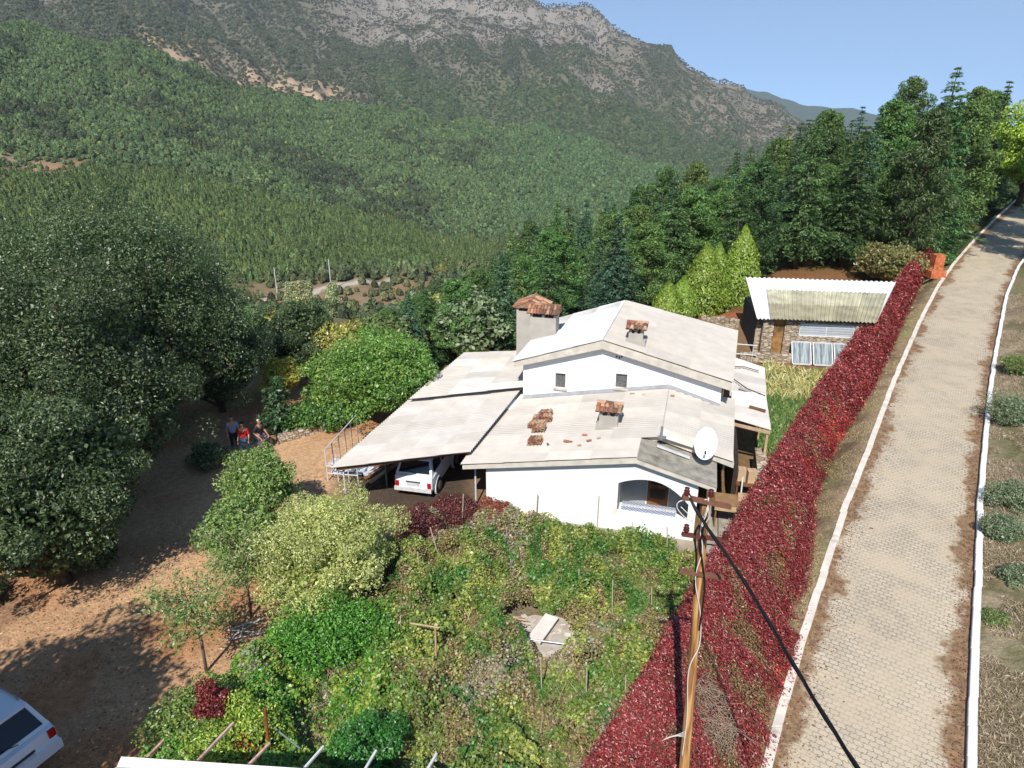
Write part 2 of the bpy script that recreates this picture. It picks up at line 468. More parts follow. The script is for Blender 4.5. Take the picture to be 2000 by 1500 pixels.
def barrel(mb, p, q, r=0.09, col=None, conv=1, up=(0, 0, 1)):
    """half-round clay tile from p to q"""
    p = Vector(p); q = Vector(q); d = (q - p).normalized(); u = Vector(up); s_ = d.cross(u).normalized(); u = s_.cross(d)
    mb.col = tuple(col if col is not None else random.choice(TC))
    n = 6; ra, rb = r, r * 0.82
    out = []; inn = []
    for k in range(n + 1):
        t = math.pi * k / n
        w = s_ * math.cos(t) + u * math.sin(t) * conv
        out += [p + w * ra, q + w * rb]; inn += [p + w * (ra - 0.014), q + w * (rb - 0.014)]
    n0 = len(out); fs = []
    for k in range(n):
        e = 2 * k; fs += [(e, e + 1, e + 3, e + 2), (n0 + e, n0 + e + 2, n0 + e + 3, n0 + e + 1), (e, e + 2, n0 + e + 2, n0 + e), (e + 1, n0 + e + 1, n0 + e + 3, e + 3)]
    mb.add(out + inn, fs)
# ------------------------------------------------------------------ land cover (world position -> ground colour, tree density, tree colour)
VALLEY_ROAD = [at(470, 590, -46)[:2], at(520, 573, -46)[:2], at(560, 565, -46)[:2], at(640, 550, -46)[:2], at(700, 538, -46)[:2], at(760, 530, -46)[:2]]
def cover(x, y):
    r = np.hypot(x, y); az = np.arctan2(x, y)
    px = 1000 + (F / cp) * np.tan(np.clip(az, -1.2, 1.2))
    n1 = fbm(x / 110, y / 110, 3, 4); n2 = fbm(x / 28, y / 28, 8, 3); n3 = fbm(x / 9, y / 9, 12, 3)
    n = len(x)
    g = np.tile(lin((96, 92, 62)), (n, 1)); d = np.full(n, 0.025); tc = np.tile(lin((84, 104, 62)), (n, 1)); sz = np.full(n, 5.5)
    def put(mask, gc=None, dd=None, tcc=None, s=None):
        m = np.clip(mask, 0, 1)[:, None] if np.ndim(mask) else mask
        mm = np.clip(np.asarray(mask, float), 0, 1)
        nonlocal g, d, tc, sz
        if gc is not None: g = g * (1 - m) + lin(gc) * m
        if dd is not None: d = d * (1 - mm) + dd * mm
        if tcc is not None: tc = tc * (1 - m) + lin(tcc) * m
        if s is not None: sz = sz * (1 - mm) + s * mm
    # valley
    v = ss(300, 280, r)
    put(v * ss(0.40, 0.60, n1), (122, 112, 78), 0.030, (90, 108, 70), 5.5)
    put(v * ss(0.56, 0.36, n1 + 0.3 * (n2 - 0.5)) , (134, 118, 88), 0.011, (98, 108, 66), 4)
    put(v * ss(0.52, 0.66, n2) * 0.8, None, None, (112, 120, 66))
    put(v * ss(360, 400, px) * ss(860, 800, px) * ss(185, 200, r) * ss(275, 262, r), (140, 118, 92), 0.026, (108, 116, 72), 3.2)
    put(v * ss(900, 1000, px), (84, 92, 56), 0.035, (66, 92, 48), 7)
    # plantation slope
    pl = ss(280, 290, r) * ss(500, 480, r) * ss(1010, 930, px)
    put(pl, (88, 100, 56), 0.16, (96, 124, 64), 2.9)
    put(pl * ss(0.55, 0.75, n2) * 0.8, (96, 92, 56), 0.12, (88, 112, 62), 3.2)
    put(pl * ss(0.60, 0.7, n1) * ss(300, 330, r) * 0.5, None, None, (108, 132, 70))
    # middle slopes
    mid = ss(495, 515, r) * ss(1100, 1060, r)
    put(mid, (86, 94, 60), 0.055, (92, 122, 70), 5.0)
    put(mid * ss(0.50, 0.62, n1) * 0.9, (92, 88, 66), 0.040, (72, 88, 62), 5.5)
    put(mid * ss(0.58, 0.70, n2 * 0.6 + n1 * 0.4) * 0.7, None, 0.06, (104, 136, 72))
    put(mid * ss(0.72, 0.8, n2) * 0.9, (150, 130, 108), 0.012)
    put(mid * ss(880, 1080, px), (82, 98, 64), 0.055, (88, 122, 74), 5.3)
    put(ss(455, 475, r) * ss(590, 565, r) * ss(190, 120, px + 60 * (n2 - .5)), (158, 122, 98), 0.006, None, 3)
    # mountain
    mt = ss(1060, 1120, r)
    put(mt, (92, 92, 76), 0.040, (84, 96, 74), 5.0)
    put(mt * ss(0.44, 0.60, n1) * 0.8, (112, 106, 94), 0.028, (80, 90, 72), 4.5)
    put(mt * ss(1000, 1100, px) * ss(2000, 1500, r), (96, 98, 72), 0.034, (78, 100, 68), 5)
    put(mt * ss(1600, 1350, r) * ss(700, 760, px), (92, 96, 70), 0.034, (78, 102, 66), 5)
    bb = ss(270, 330, px) * ss(720, 660, px + 30 * (n2 - .5)) * ss(1040, 1062, r) * ss(1420, 1180, r + (n2 - .5) * 360 + (px - 500) * 0.25)
    put(bb, (186, 158, 132), 0.005, (80, 92, 62), 4.5)
    put(ss(120, 60, px + 50 * (n2 - .5)) * ss(1190, 1205, r) * ss(1330, 1270, r + 100 * (n3 - .5)), (190, 160, 136), 0.003)
    rk = ss(600, 760, px) * ss(1280, 1220, px) * ss(1720, 1980, r + 900 * (n1 - 0.5)) * ss(3000, 2600, r)
    put(rk, (138, 131, 122), 0.022, (92, 94, 84), 3.6)
    put(rk * ss(0.52, 0.62, n2), (118, 110, 98), 0.032)
    rk2 = ss(1290, 1380, px) * ss(1600, 1560, px) * ss(1500, 1750, r + 700 * (n2 - 0.5)) * ss(2600, 2350, r)
    put(rk2 * 0.7, (136, 124, 110), 0.026, (84, 92, 70), 3.8)
    rk3 = ss(1040, 1080, px) * ss(1280, 1240, px) * ss(1500, 1600, r + 500 * (n1 - .5)) * ss(2050, 1900, r) * ss(0.5, 0.6, n2)
    put(rk3 * 0.7, (132, 118, 102), 0.024, (84, 92, 70), 4)
    far = ss(2900, 3100, r)
    put(far, (66, 80, 76), 0.0, None)
    # near
    nb = ss(75, 50, r)
    put(nb, (128, 104, 76), 0)
    return g, d, tc, sz, px, r
def near_colour(x, y, g):
    r = np.hypot(x, y)
    n2 = fbm(x / 2.5, y / 2.5, 8, 4); n3 = fbm(x * 1.6, y * 1.6, 12, 3); n1 = fbm(x / 7, y / 7, 19, 3)
    kl = line_at(KL, y); kr = line_at(KR, y)
    def put(m, c):
        nonlocal g
        m = np.clip(m, 0, 1)[:, None]; g = g * (1 - m) + lin(c) * m
    nr = ss(75, 55, r)
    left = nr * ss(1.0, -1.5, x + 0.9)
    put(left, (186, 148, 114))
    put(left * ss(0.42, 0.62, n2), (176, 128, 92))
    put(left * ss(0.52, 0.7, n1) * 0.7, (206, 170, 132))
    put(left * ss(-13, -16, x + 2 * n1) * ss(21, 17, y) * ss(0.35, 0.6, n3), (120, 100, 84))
    put(left * ss(28, 18, np.hypot(x + 3.8, y - 26.5) * 6.5) , (84, 72, 62))  # ground under the carport darkened to stand in for its shade
    put(left * ss(33, 38, y) * ss(0.4, 0.55, n2), (128, 122, 72))
    gar = nr * ss(-6.2, -4.8, x - 0.12 * (y - 12)) * ss(23.5, 22.5, y - 0 * x + 0.27 * x) * ss(0.5, -0.5, x - kl + 2)
    put(gar, (112, 98, 70)); put(gar * ss(0.4, 0.6, n2), (128, 116, 94))
    right = nr * ss(-5.0, -4.0, x - kl)
    put(right * ss(26, 30, y) , (122, 124, 72)); put(right * ss(26, 30, y) * ss(0.45, 0.6, n2), (84, 112, 54))
    verge = nr * ss(-3.6, -2.4, x - kl)
    put(verge, (150, 128, 104)); put(verge * ss(0.45, 0.65, n3), (120, 104, 82)); put(verge * ss(0.5, 0.65, n2) * 0.7, (142, 136, 96))
    bank = nr * ss(0, 0.4, x - kr)
    put(bank, (136, 122, 100)); put(bank * ss(0.45, 0.62, n2), (112, 104, 76)); put(bank * ss(0.55, 0.7, n3) * 0.8, (162, 146, 122)); put(bank * ss(0.58, 0.72, n1) * 0.4, (112, 112, 76))
    wood = nr * ss(44, 48, y) * ss(-1, -4, x - kl)
    put(wood * ss(8, 14, x), (158, 98, 66)); put(wood * ss(8, 14, x) * ss(0.5, 0.6, n2), (122, 92, 62))
    return g
def terrain():
    azs = np.radians(np.concatenate([np.arange(-180, -66, 6), np.linspace(-66, 60, 400), np.arange(66, 175, 6)]))
    rs = np.exp(np.linspace(math.log(1.5), math.log(5450), 460))
    A, RR = np.meshgrid(azs, rs)
    x = (np.sin(A) * RR).ravel(); y = (np.cos(A) * RR).ravel()
    z = h(x, y)
    nr_, nc_ = A.shape
    i = np.arange(nr_ - 1)[:, None] * nc_ + np.arange(nc_)[None, :]
    j = np.arange(nr_ - 1)[:, None] * nc_ + (np.arange(nc_)[None, :] + 1) % nc_
    q = np.stack([i, j, j + nc_, i + nc_], axis=-1).reshape(-1, 4)
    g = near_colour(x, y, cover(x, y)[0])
    dv = seg_dist(x, y, VALLEY_ROAD)
    m = (ss(4.0, 1.5, dv))[:, None]
    g = g * (1 - m) + lin((190, 180, 164)) * m
    me = D.meshes.new('ground')
    me.vertices.add(len(x)); me.vertices.foreach_set('co', np.stack([x, y, z], 1).astype(np.float32).ravel())
    me.loops.add(q.size); me.loops.foreach_set('vertex_index', q.astype(np.int32).ravel())
    me.polygons.add(len(q)); me.polygons.foreach_set('loop_start', np.arange(0, q.size, 4, dtype=np.int32))
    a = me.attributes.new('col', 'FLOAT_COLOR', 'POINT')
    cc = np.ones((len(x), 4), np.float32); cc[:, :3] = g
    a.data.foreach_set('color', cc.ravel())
    me.update(calc_edges=True); me.shade_smooth()
    m, N, L, b = new_mat('earth')
    b.inputs['Roughness'].default_value = 0.98; set_spec(b, 0.05)
    tc = N.new('ShaderNodeTexCoord'); at_ = N.new('ShaderNodeAttribute'); at_.attribute_name = 'col'
    cur = at_.outputs['Color']
    for sc_, lo, hi, det in ((0.35, 0.82, 1.14, 8), (4.5, 0.72, 1.22, 6), (22, 0.72, 1.2, 3)):
        n_ = N.new('ShaderNodeTexNoise'); n_.inputs['Scale'].default_value = sc_; n_.inputs['Detail'].default_value = det; n_.inputs['Roughness'].default_value = 0.65
        L.new(tc.outputs['Object'], n_.inputs[0])
        r_ = N.new('ShaderNodeMapRange'); r_.inputs[1].default_value = 0.32; r_.inputs[2].default_value = 0.68; r_.inputs[3].default_value = lo; r_.inputs[4].default_value = hi
        L.new(n_.outputs[0], r_.inputs[0])
        x_ = N.new('ShaderNodeMix'); x_.data_type = 'RGBA'; x_.blend_type = 'MULTIPLY'; x_.inputs[0].default_value = 1
        L.new(cur, x_.inputs[6]); L.new(r_.outputs[0], x_.inputs[7]); cur = x_.outputs[2]
    L.new(cur, b.inputs['Base Color'])
    n_ = N.new('ShaderNodeTexNoise'); n_.inputs['Scale'].default_value = 9; n_.inputs['Detail'].default_value = 7; L.new(tc.outputs['Object'], n_.inputs[0])
    bp = N.new('ShaderNodeBump'); bp.inputs['Strength'].default_value = 0.7; bp.inputs['Distance'].default_value = 0.06
    L.new(n_.outputs[0], bp.inputs['Height']); L.new(bp.outputs[0], b.inputs['Normal'])
    me.materials.append(m)
    o = link(D.objects.new('ground', me)); tag(o, kind='structure')
    return o
terrain()

# ------------------------------------------------------------------ road and kerbs
def road():
    ys = np.concatenate([np.arange(6, 30, 0.5), np.arange(30, 150, 1.5)])
    nx = 8
    V = []; UV = []; E = []
    for y in ys:
        a = float(line_at(KL, y)); b = float(line_at(KR, y)); z = RZ + RS * (y - RY)
        if y > 95: a = float(line_at(KL, 95)) + (y - 95) * 0.75; b = float(line_at(KR, 95)) + (y - 95) * 0.75
        for k in range(nx + 1):
            t = k / nx; x = a + (b - a) * t
            V.append((x, y, z - 0.004 * abs(t - 0.5)))
            UV.append((x * 0.838 - y * 0.545, x * 0.545 + y * 0.838)); E.append(min(t, 1 - t) * 2)
    fs = []
    for i in range(len(ys) - 1):
        for k in range(nx):
            n = i * (nx + 1) + k; fs.append((n, n + 1, n + nx + 2, n + nx + 1))
    me = D.meshes.new('road'); me.from_pydata(V, [], fs)
    uv = me.uv_layers.new(name='UVMap')
    li = np.zeros(len(me.loops), np.int32); me.loops.foreach_get('vertex_index', li)
    uv.data.foreach_set('uv', np.array(UV, np.float32)[li].ravel())
    ea = me.attributes.new('edge', 'FLOAT', 'POINT'); ea.data.foreach_set('value', np.array(E, np.float32))
    m, N, L, b = new_mat('pavers')
    b.inputs['Roughness'].default_value = 0.9; set_spec(b, 0.15)
    uvn = N.new('ShaderNodeUVMap')
    sep = N.new('ShaderNodeSeparateXYZ'); L.new(uvn.outputs[0], sep.inputs[0])
    def M_(op, a, b_=None, c=None):
        n = N.new('ShaderNodeMath'); n.operation = op
        for i, v in enumerate((a, b_, c)):
            if v is None: continue
            if isinstance(v, (int, float)): n.inputs[i].default_value = v
            else: L.new(v, n.inputs[i])
        return n.outputs[0]
    # zig-zag edged blocks: rows 0.11 deep, blocks 0.22 wide, every edge bent
    zx = M_('MULTIPLY', M_('PINGPONG', sep.outputs[0], 0.055), 0.55)
    zy = M_('MULTIPLY', M_('PINGPONG', sep.outputs[1], 0.055), 0.7)
    cx = M_('ADD', sep.outputs[0], zy); cy = M_('ADD', sep.outputs[1], zx)
    cmb = N.new('ShaderNodeCombineXYZ'); L.new(cx, cmb.inputs[0]); L.new(cy, cmb.inputs[1])
    br = N.new('ShaderNodeTexBrick'); br.inputs['Scale'].default_value = 1; br.inputs['Brick Width'].default_value = 0.22; br.inputs['Row Height'].default_value = 0.16
    br.inputs['Mortar Size'].default_value = 0.012; br.inputs['Mortar Smooth'].default_value = 0.3; br.inputs['Bias'].default_value = 0
    br.inputs['Color1'].default_value = L4((197, 183, 160)); br.inputs['Color2'].default_value = L4((184, 171, 150)); br.inputs['Mortar'].default_value = L4((132, 119, 101))
    L.new(cmb.outputs[0], br.inputs[0])
    tc = N.new('ShaderNodeTexCoord')
    def noise(s, d=6, rg_=0.6):
        n = N.new('ShaderNodeTexNoise'); n.inputs['Scale'].default_value = s; n.inputs['Detail'].default_value = d; n.inputs['Roughness'].default_value = rg_
        L.new(tc.outputs['Object'], n.inputs[0]); return n.outputs[0]
    def mrange(v, a, b_, c, d):
        n = N.new('ShaderNodeMapRange'); n.inputs[1].default_value = a; n.inputs[2].default_value = b_; n.inputs[3].default_value = c; n.inputs[4].default_value = d
        L.new(v, n.inputs[0]); return n.outputs[0]
    mul = N.new('ShaderNodeMix'); mul.data_type = 'RGBA'; mul.blend_type = 'MULTIPLY'; mul.inputs[0].default_value = 1
    L.new(br.outputs[0], mul.inputs[6]); L.new(mrange(noise(0.4, 8, 0.7), 0.3, 0.7, 0.80, 1.12), mul.inputs[7])
    # joints filled with sand in places
    fill = N.new('ShaderNodeMix'); fill.data_type = 'RGBA'; L.new(mrange(noise(0.9, 4), 0.42, 0.62, 0.0, 0.75), fill.inputs[0])
    L.new(mul.outputs[2], fill.inputs[6]); fill.inputs[7].default_value = L4((192, 176, 150))
    # earth washed in from the edges
    ed = N.new('ShaderNodeAttribute'); ed.attribute_name = 'edge'
    e1 = M_('ADD', ed.outputs['Fac'], mrange(noise(0.45, 8, 0.72), 0.3, 0.7, 0.24, -0.44))
    dirt = N.new('ShaderNodeMix'); dirt.data_type = 'RGBA'; L.new(mrange(e1, 0.13, 0.0, 0.0, 1.0), dirt.inputs[0])
    dc = N.new('ShaderNodeMix'); dc.data_type = 'RGBA'; L.new(mrange(noise(5, 6), 0.4, 0.6, 0, 1), dc.inputs[0])
    dc.inputs[6].default_value = L4((150, 122, 92)); dc.inputs[7].default_value = L4((118, 96, 74))
    L.new(fill.outputs[2], dirt.inputs[6]); L.new(dc.outputs[2], dirt.inputs[7])
    L.new(dirt.outputs[2], b.inputs['Base Color'])
    bp = N.new('ShaderNodeBump'); bp.inputs['Strength'].default_value = 0.5; bp.inputs['Distance'].default_value = 0.01
    L.new(br.outputs['Fac'], bp.inputs['Height']); bp.invert = True; L.new(bp.outputs[0], b.inputs['Normal'])
    me.materials.append(m); me.update()
    tag(link(D.objects.new('road', me)), kind='structure')
road()
KERB = mat('kerb_concrete', (218, 208, 194), 0.9, 0.18, 2.5, dark=(150, 136, 116), dth=0.6, bump=0.3)
KERBW = mat('kerb_whitewash', (226, 224, 220), 0.9, 0.12, 2.5, dark=(176, 164, 148), dth=0.64, bump=0.3)
def kerb(P, off, w, hh, m, y1, name='kerb'):
    mb = MB()
    y = 7.0
    rg = np.random.default_rng(3)
    while y < y1:
        y2 = y + 0.85
        jx, jz = 0.012 * rg.normal(), 0.008 * rg.normal()
        x0, x1 = float(line_at(P, y)) + off + jx, float(line_at(P, y2 - 0.015)) + off + jx
        z0, z1 = RZ + RS * (y - RY), RZ + RS * (y2 - RY)
        vs = [(x0 - w / 2, y, z0 - 0.3), (x0 + w / 2, y, z0 - 0.3), (x0 + w / 2, y, z0 + hh + jz), (x0 - w / 2 , y, z0 + hh + jz),
              (x1 - w / 2, y2 - 0.015, z1 - 0.3), (x1 + w / 2, y2 - 0.015, z1 - 0.3), (x1 + w / 2, y2 - 0.015, z1 + hh + jz), (x1 - w / 2, y2 - 0.015, z1 + hh + jz)]
        mb.add(vs, [(0, 1, 2, 3), (7, 6, 5, 4), (0, 4, 5, 1), (1, 5, 6, 2), (2, 6, 7, 3), (3, 7, 4, 0)])
        y = y2
    o = mb.build(name, m); tag(o, kind='structure')
    bv = o.modifiers.new('bevel', 'BEVEL'); bv.width = 0.015; bv.segments = 1
kerb(KL, -0.12, 0.27, 0.10, KERB, 92)
kerb(KR, 0.12, 0.24, 0.16, KERBW, 62)

# ------------------------------------------------------------------ tree building
def blob_leaves(cen, rad, n, size, cols, rg, squash=0.8, aspect=0.6, shell=0.72, up=0.35, wts=None, var=0.18, tdir=None):
    d = rdir(n, rg)
    rr = rad * (shell + (1.06 - shell) * rg.uniform(size=(n, 1)) ** 0.7)
    P = cen + d * rr * np.array([1, 1, squash])
    Nn = d * 0.6 + rg.normal(size=(n, 3)) * 0.55 + np.array([0, 0, up])
    return leaves(P, Nn, np.full(n, size), aspect, tdir=tdir, rg=rg), pick(cols, n, rg, var, wts)
def broadleaf(seed, Hh, Rr, n_cl, n_leaf, size, cols, trunk_h=0.25, cl_r=(0.16, 0.3), flat=1.0, wts=None, aspect=0.6, core=True, var=0.18, shape='round'):
    """returns leaf quads, colours, trunk MB in local coordinates; crown of height Hh and radius Rr"""
    rg = np.random.default_rng(seed)
    Vs = []; Cs = []; tr = MB()
    zc = Hh * (trunk_h + (1 - trunk_h) * 0.45); hz = Hh * (1 - trunk_h) * 0.5
    tr.tube([(0, 0, -0.3), (0.03 * Hh, 0.01 * Hh, Hh * trunk_h), (0, 0.02 * Hh, Hh * 0.62)], [0.035 * Hh, 0.026 * Hh, 0.008 * Hh], 7)
    cens = []
    for i in range(n_cl):
        d = rdir(1, rg)[0]
        if d[2] < -0.55: d[2] = -d[2]
        k = rg.uniform(0.55, 0.92) if rg.uniform() < 0.8 else rg.uniform(0.1, 0.55)
        wob = 0.74 + 0.46 * rg.uniform()
        c = np.array([d[0] * Rr * k * wob, d[1] * Rr * k * wob, zc + d[2] * hz * k * wob * flat])
        cr = Rr * rg.uniform(*cl_r)
        cens.append((c, cr))
        tone = np.exp(rg.normal() * 0.10)
        V, Cc = blob_leaves(c, cr, n_leaf, size, cols, rg, aspect=aspect, wts=wts, var=var)
        Vs.append(V); Cs.append(Cc * tone)
        if i % 3 == 0:
            m_ = c * np.array([0.4, 0.4, 1]) ; m_[2] = Hh * trunk_h + (c[2] - Hh * trunk_h) * 0.45
            tr.tube([(0.02 * Hh, 0, Hh * trunk_h * 0.85), tuple(m_), tuple(c)], [0.016 * Hh, 0.009 * Hh, 0.003 * Hh], 5, cap=False)
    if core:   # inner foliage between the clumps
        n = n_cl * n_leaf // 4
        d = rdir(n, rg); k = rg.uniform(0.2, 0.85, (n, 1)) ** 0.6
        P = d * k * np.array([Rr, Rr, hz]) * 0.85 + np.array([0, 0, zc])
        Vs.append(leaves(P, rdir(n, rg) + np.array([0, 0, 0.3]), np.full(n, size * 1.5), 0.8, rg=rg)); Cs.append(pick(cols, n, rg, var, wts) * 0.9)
    return np.concatenate(Vs), np.concatenate(Cs), tr
def conifer(seed, Hh, Rr, cols, tiers=24, br=8, q=22, size=0.42, power=0.85, base=0.08, droop=0.12, wts=None, ragged=0.25, aspect=0.34):
    rg = np.random.default_rng(seed); Vs = []; Cs = []; tr = MB()
    tr.tube([(0, 0, -0.4), (0, 0, Hh * 0.5), (0, 0, Hh * 0.97)], [0.022 * Hh, 0.013 * Hh, 0.002 * Hh], 7)
    for t in range(tiers):
        f = (t + rg.uniform(-0.3, 0.3)) / tiers
        f = min(max(f, 0), 0.99)
        z = Hh * (base + (1 - base) * f)
        r_ = Rr * (1 - f) ** power * (1 + ragged * rg.normal() * 0.5) * min(1, 0.55 + f * 3)
        nb = max(5, int(br * (1 - 0.45 * f)))
        a0 = rg.uniform(0, 6.28)
        for b_ in range(nb):
            a = a0 + 6.283 * b_ / nb + rg.normal() * 0.15
            rr = max(0.34, r_ * (1 + ragged * rg.normal()))
            tone = np.exp(rg.normal() * 0.12)
            n = max(9, int(q * (rr / Rr) + 5))
            u = rg.uniform(0.12, 1.0, n) ** 0.75
            dirv = np.array([math.cos(a), math.sin(a), 0]); sd = np.array([-math.sin(a), math.cos(a), 0])
            w = rr * 0.26 * (1.15 - u) * rg.normal(size=n)
            P = dirv * (u * rr)[:, None] + sd * w[:, None] + np.array([0, 0, 1.0]) * (z + rr * (0.18 * u - droop * 2.2 * u * u) + 0.05 * rg.normal(size=n))[:, None]
            Nn = np.array([0, 0, 1.0]) + rg.normal(size=(n, 3)) * 0.45 + dirv * 0.25
            T = dirv * 1.1 + sd * (np.sign(w) * 0.7)[:, None] + np.array([0, 0, -0.1])
            Vs.append(leaves(P, Nn, np.full(n, size), aspect, tdir=T, rg=rg)); Cs.append(pick(cols, n, rg, 0.16, wts) * tone)
            if rr > 0.9 and b_ % 2 == 0:
                tr.tube([(0, 0, z), tuple(dirv * rr * 0.7 + np.array([0, 0, z + rr * 0.02]))], [0.03, 0.01], 4, cap=False)
    return np.concatenate(Vs), np.concatenate(Cs), tr
def pine(seed, Hh, Rr, cols, ncl=34, nl=110, size=0.34, bare=0.3):
    """rounded pine: irregular clumps on rising limbs"""
    rg = np.random.default_rng(seed); Vs = []; Cs = []; tr = MB()
    tr.tube([(0, 0, -0.4), (0.02 * Hh, 0, Hh * 0.5), (-0.01 * Hh, 0.01 * Hh, Hh * 0.94)], [0.024 * Hh, 0.016 * Hh, 0.004 * Hh], 7)
    for i in range(ncl):
        f = (i + 0.5) / ncl
        z = Hh * (bare + (0.95 - bare) * f)
        rz = Rr * (1 - f ** 2.2) ** 0.6 * (0.55 + 0.5 * min(1, f * 3))
        a = i * 2.4 + rg.normal() * 0.4
        k = rg.uniform(0.35, 0.95)
        c = np.array([math.cos(a) * rz * k, math.sin(a) * rz * k, z])
        cr = Rr * rg.uniform(0.26, 0.42) * (1.1 - 0.4 * f)
        V, Cc = blob_leaves(c, cr, nl, size, cols, rg, squash=0.62, aspect=0.3, shell=0.55, up=0.6, tdir=np.array([0, 0, 0.5]))
        Vs.append(V); Cs.append(Cc * np.exp(rg.normal() * 0.1))
        tr.tube([(0, 0, z - Hh * 0.08), tuple(c)], [0.008 * Hh, 0.003 * Hh], 4, cap=False)
    return np.concatenate(Vs), np.concatenate(Cs), tr
def tree_proto(name, VCT, lm=None, bark=None):
    V, Cc, tr = VCT
    me = quad_mesh('crown', V, Cc, lm or LEAFR)
    tm = D.meshes.new('trunk'); tm.from_pydata(tr.v, [], tr.f); tm.materials.append(bark or BARK); tm.shade_smooth()
    return me, tm
def put_tree(name, proto, x, y, sxy, sz_, rz, label, cat, group=None, z=None):
    o = empty(name, (x, y, h1(x, y) if z is None else z), rz, label, cat, group)
    o.scale = (sxy, sxy, sz_)
    link(D.objects.new('crown', proto[0]), o); link(D.objects.new('trunk', proto[1]), o)
    return o

# ------------------------------------------------------------------ far forest: instanced crowns on the slopes
def far_proto(seed, kind):
    rg = np.random.default_rng(seed)
    if kind == 0:   # broad round crown
        n = 150; d = rdir(n, rg); d[:, 2] = np.abs(d[:, 2]) * 1.0 - 0.15
        P = d * np.array([0.5, 0.5, 0.62]) * rg.uniform(0.75, 1.05, (n, 1)) + np.array([0, 0, 0.36]); s = 0.32
    elif kind == 1:  # pointed
        n = 130; t = rg.uniform(0, 1, n) ** 1.3; a = rg.uniform(0, 6.283, n); r_ = 0.42 * (1 - t) + 0.03
        P = np.stack([np.cos(a) * r_, np.sin(a) * r_, 0.05 + t * 1.1], 1); d = np.stack([np.cos(a), np.sin(a), np.full(n, 0.5)], 1); s = 0.28
    else:            # low wide scrub
        n = 110; d = rdir(n, rg); d[:, 2] = np.abs(d[:, 2])
        P = d * np.array([0.6, 0.6, 0.45]) * rg.uniform(0.6, 1.05, (n, 1)) + np.array([0, 0, 0.1]); s = 0.34
    V = leaves(P, d + rg.normal(size=(n, 3)) * 0.35, np.full(n, s), 0.85, rg=rg)
    c = np.clip(1 + 0.22 * rg.normal(size=(n, 1)), 0.4, 1.7) * np.ones((n, 3))
    return quad_mesh('far_crown', V, c, LEAFI)
def scatter(name, protos, P, S, COL, label):
    col = D.collections.new(name + '_source')
    for k, me in enumerate(protos):
        col.objects.link(D.objects.new(name + '_source', me))
    me = D.meshes.new(name); n = len(P)
    me.vertices.add(n); me.vertices.foreach_set('co', P.astype(np.float32).ravel())
    a = me.attributes.new('tcol', 'FLOAT_COLOR', 'POINT'); cc = np.ones((n, 4), np.float32); cc[:, :3] = COL; a.data.foreach_set('color', cc.ravel())
    a = me.attributes.new('scl', 'FLOAT_VECTOR', 'POINT'); a.data.foreach_set('vector', S.astype(np.float32).ravel())
    a = me.attributes.new('yaw', 'FLOAT_VECTOR', 'POINT'); yw = np.zeros((n, 3), np.float32); yw[:, 2] = rng.uniform(0, 6.28, n); a.data.foreach_set('vector', yw.ravel())
    o = link(D.objects.new(name, me)); tag(o, label, 'forest', kind='stuff')
    g = D.node_groups.new(name, 'GeometryNodeTree')
    g.interface.new_socket('Geometry', in_out='INPUT', socket_type='NodeSocketGeometry'); g.interface.new_socket('Geometry', in_out='OUTPUT', socket_type='NodeSocketGeometry')
    N, L = g.nodes, g.links
    gi = N.new('NodeGroupInput'); go = N.new('NodeGroupOutput')
    ci = N.new('GeometryNodeCollectionInfo'); ci.inputs['Collection'].default_value = col; ci.inputs['Separate Children'].default_value = True; ci.inputs['Reset Children'].default_value = True
    ip = N.new('GeometryNodeInstanceOnPoints'); ip.inputs['Pick Instance'].default_value = True
    def na(nm):
        q = N.new('GeometryNodeInputNamedAttribute'); q.data_type = 'FLOAT_VECTOR'; q.inputs['Name'].default_value = nm
        return [s for s in q.outputs if s.enabled and s.name == 'Attribute'][0]
    L.new(gi.outputs[0], ip.inputs['Points']); L.new(ci.outputs[0], ip.inputs['Instance'])
    L.new(na('scl'), ip.inputs['Scale'])
    er = N.new('FunctionNodeEulerToRotation'); L.new(na('yaw'), er.inputs[0]); L.new(er.outputs[0], ip.inputs['Rotation'])
    L.new(ip.outputs[0], go.inputs[0])
    md = o.modifiers.new('scatter', 'NODES'); md.node_group = g
    return o
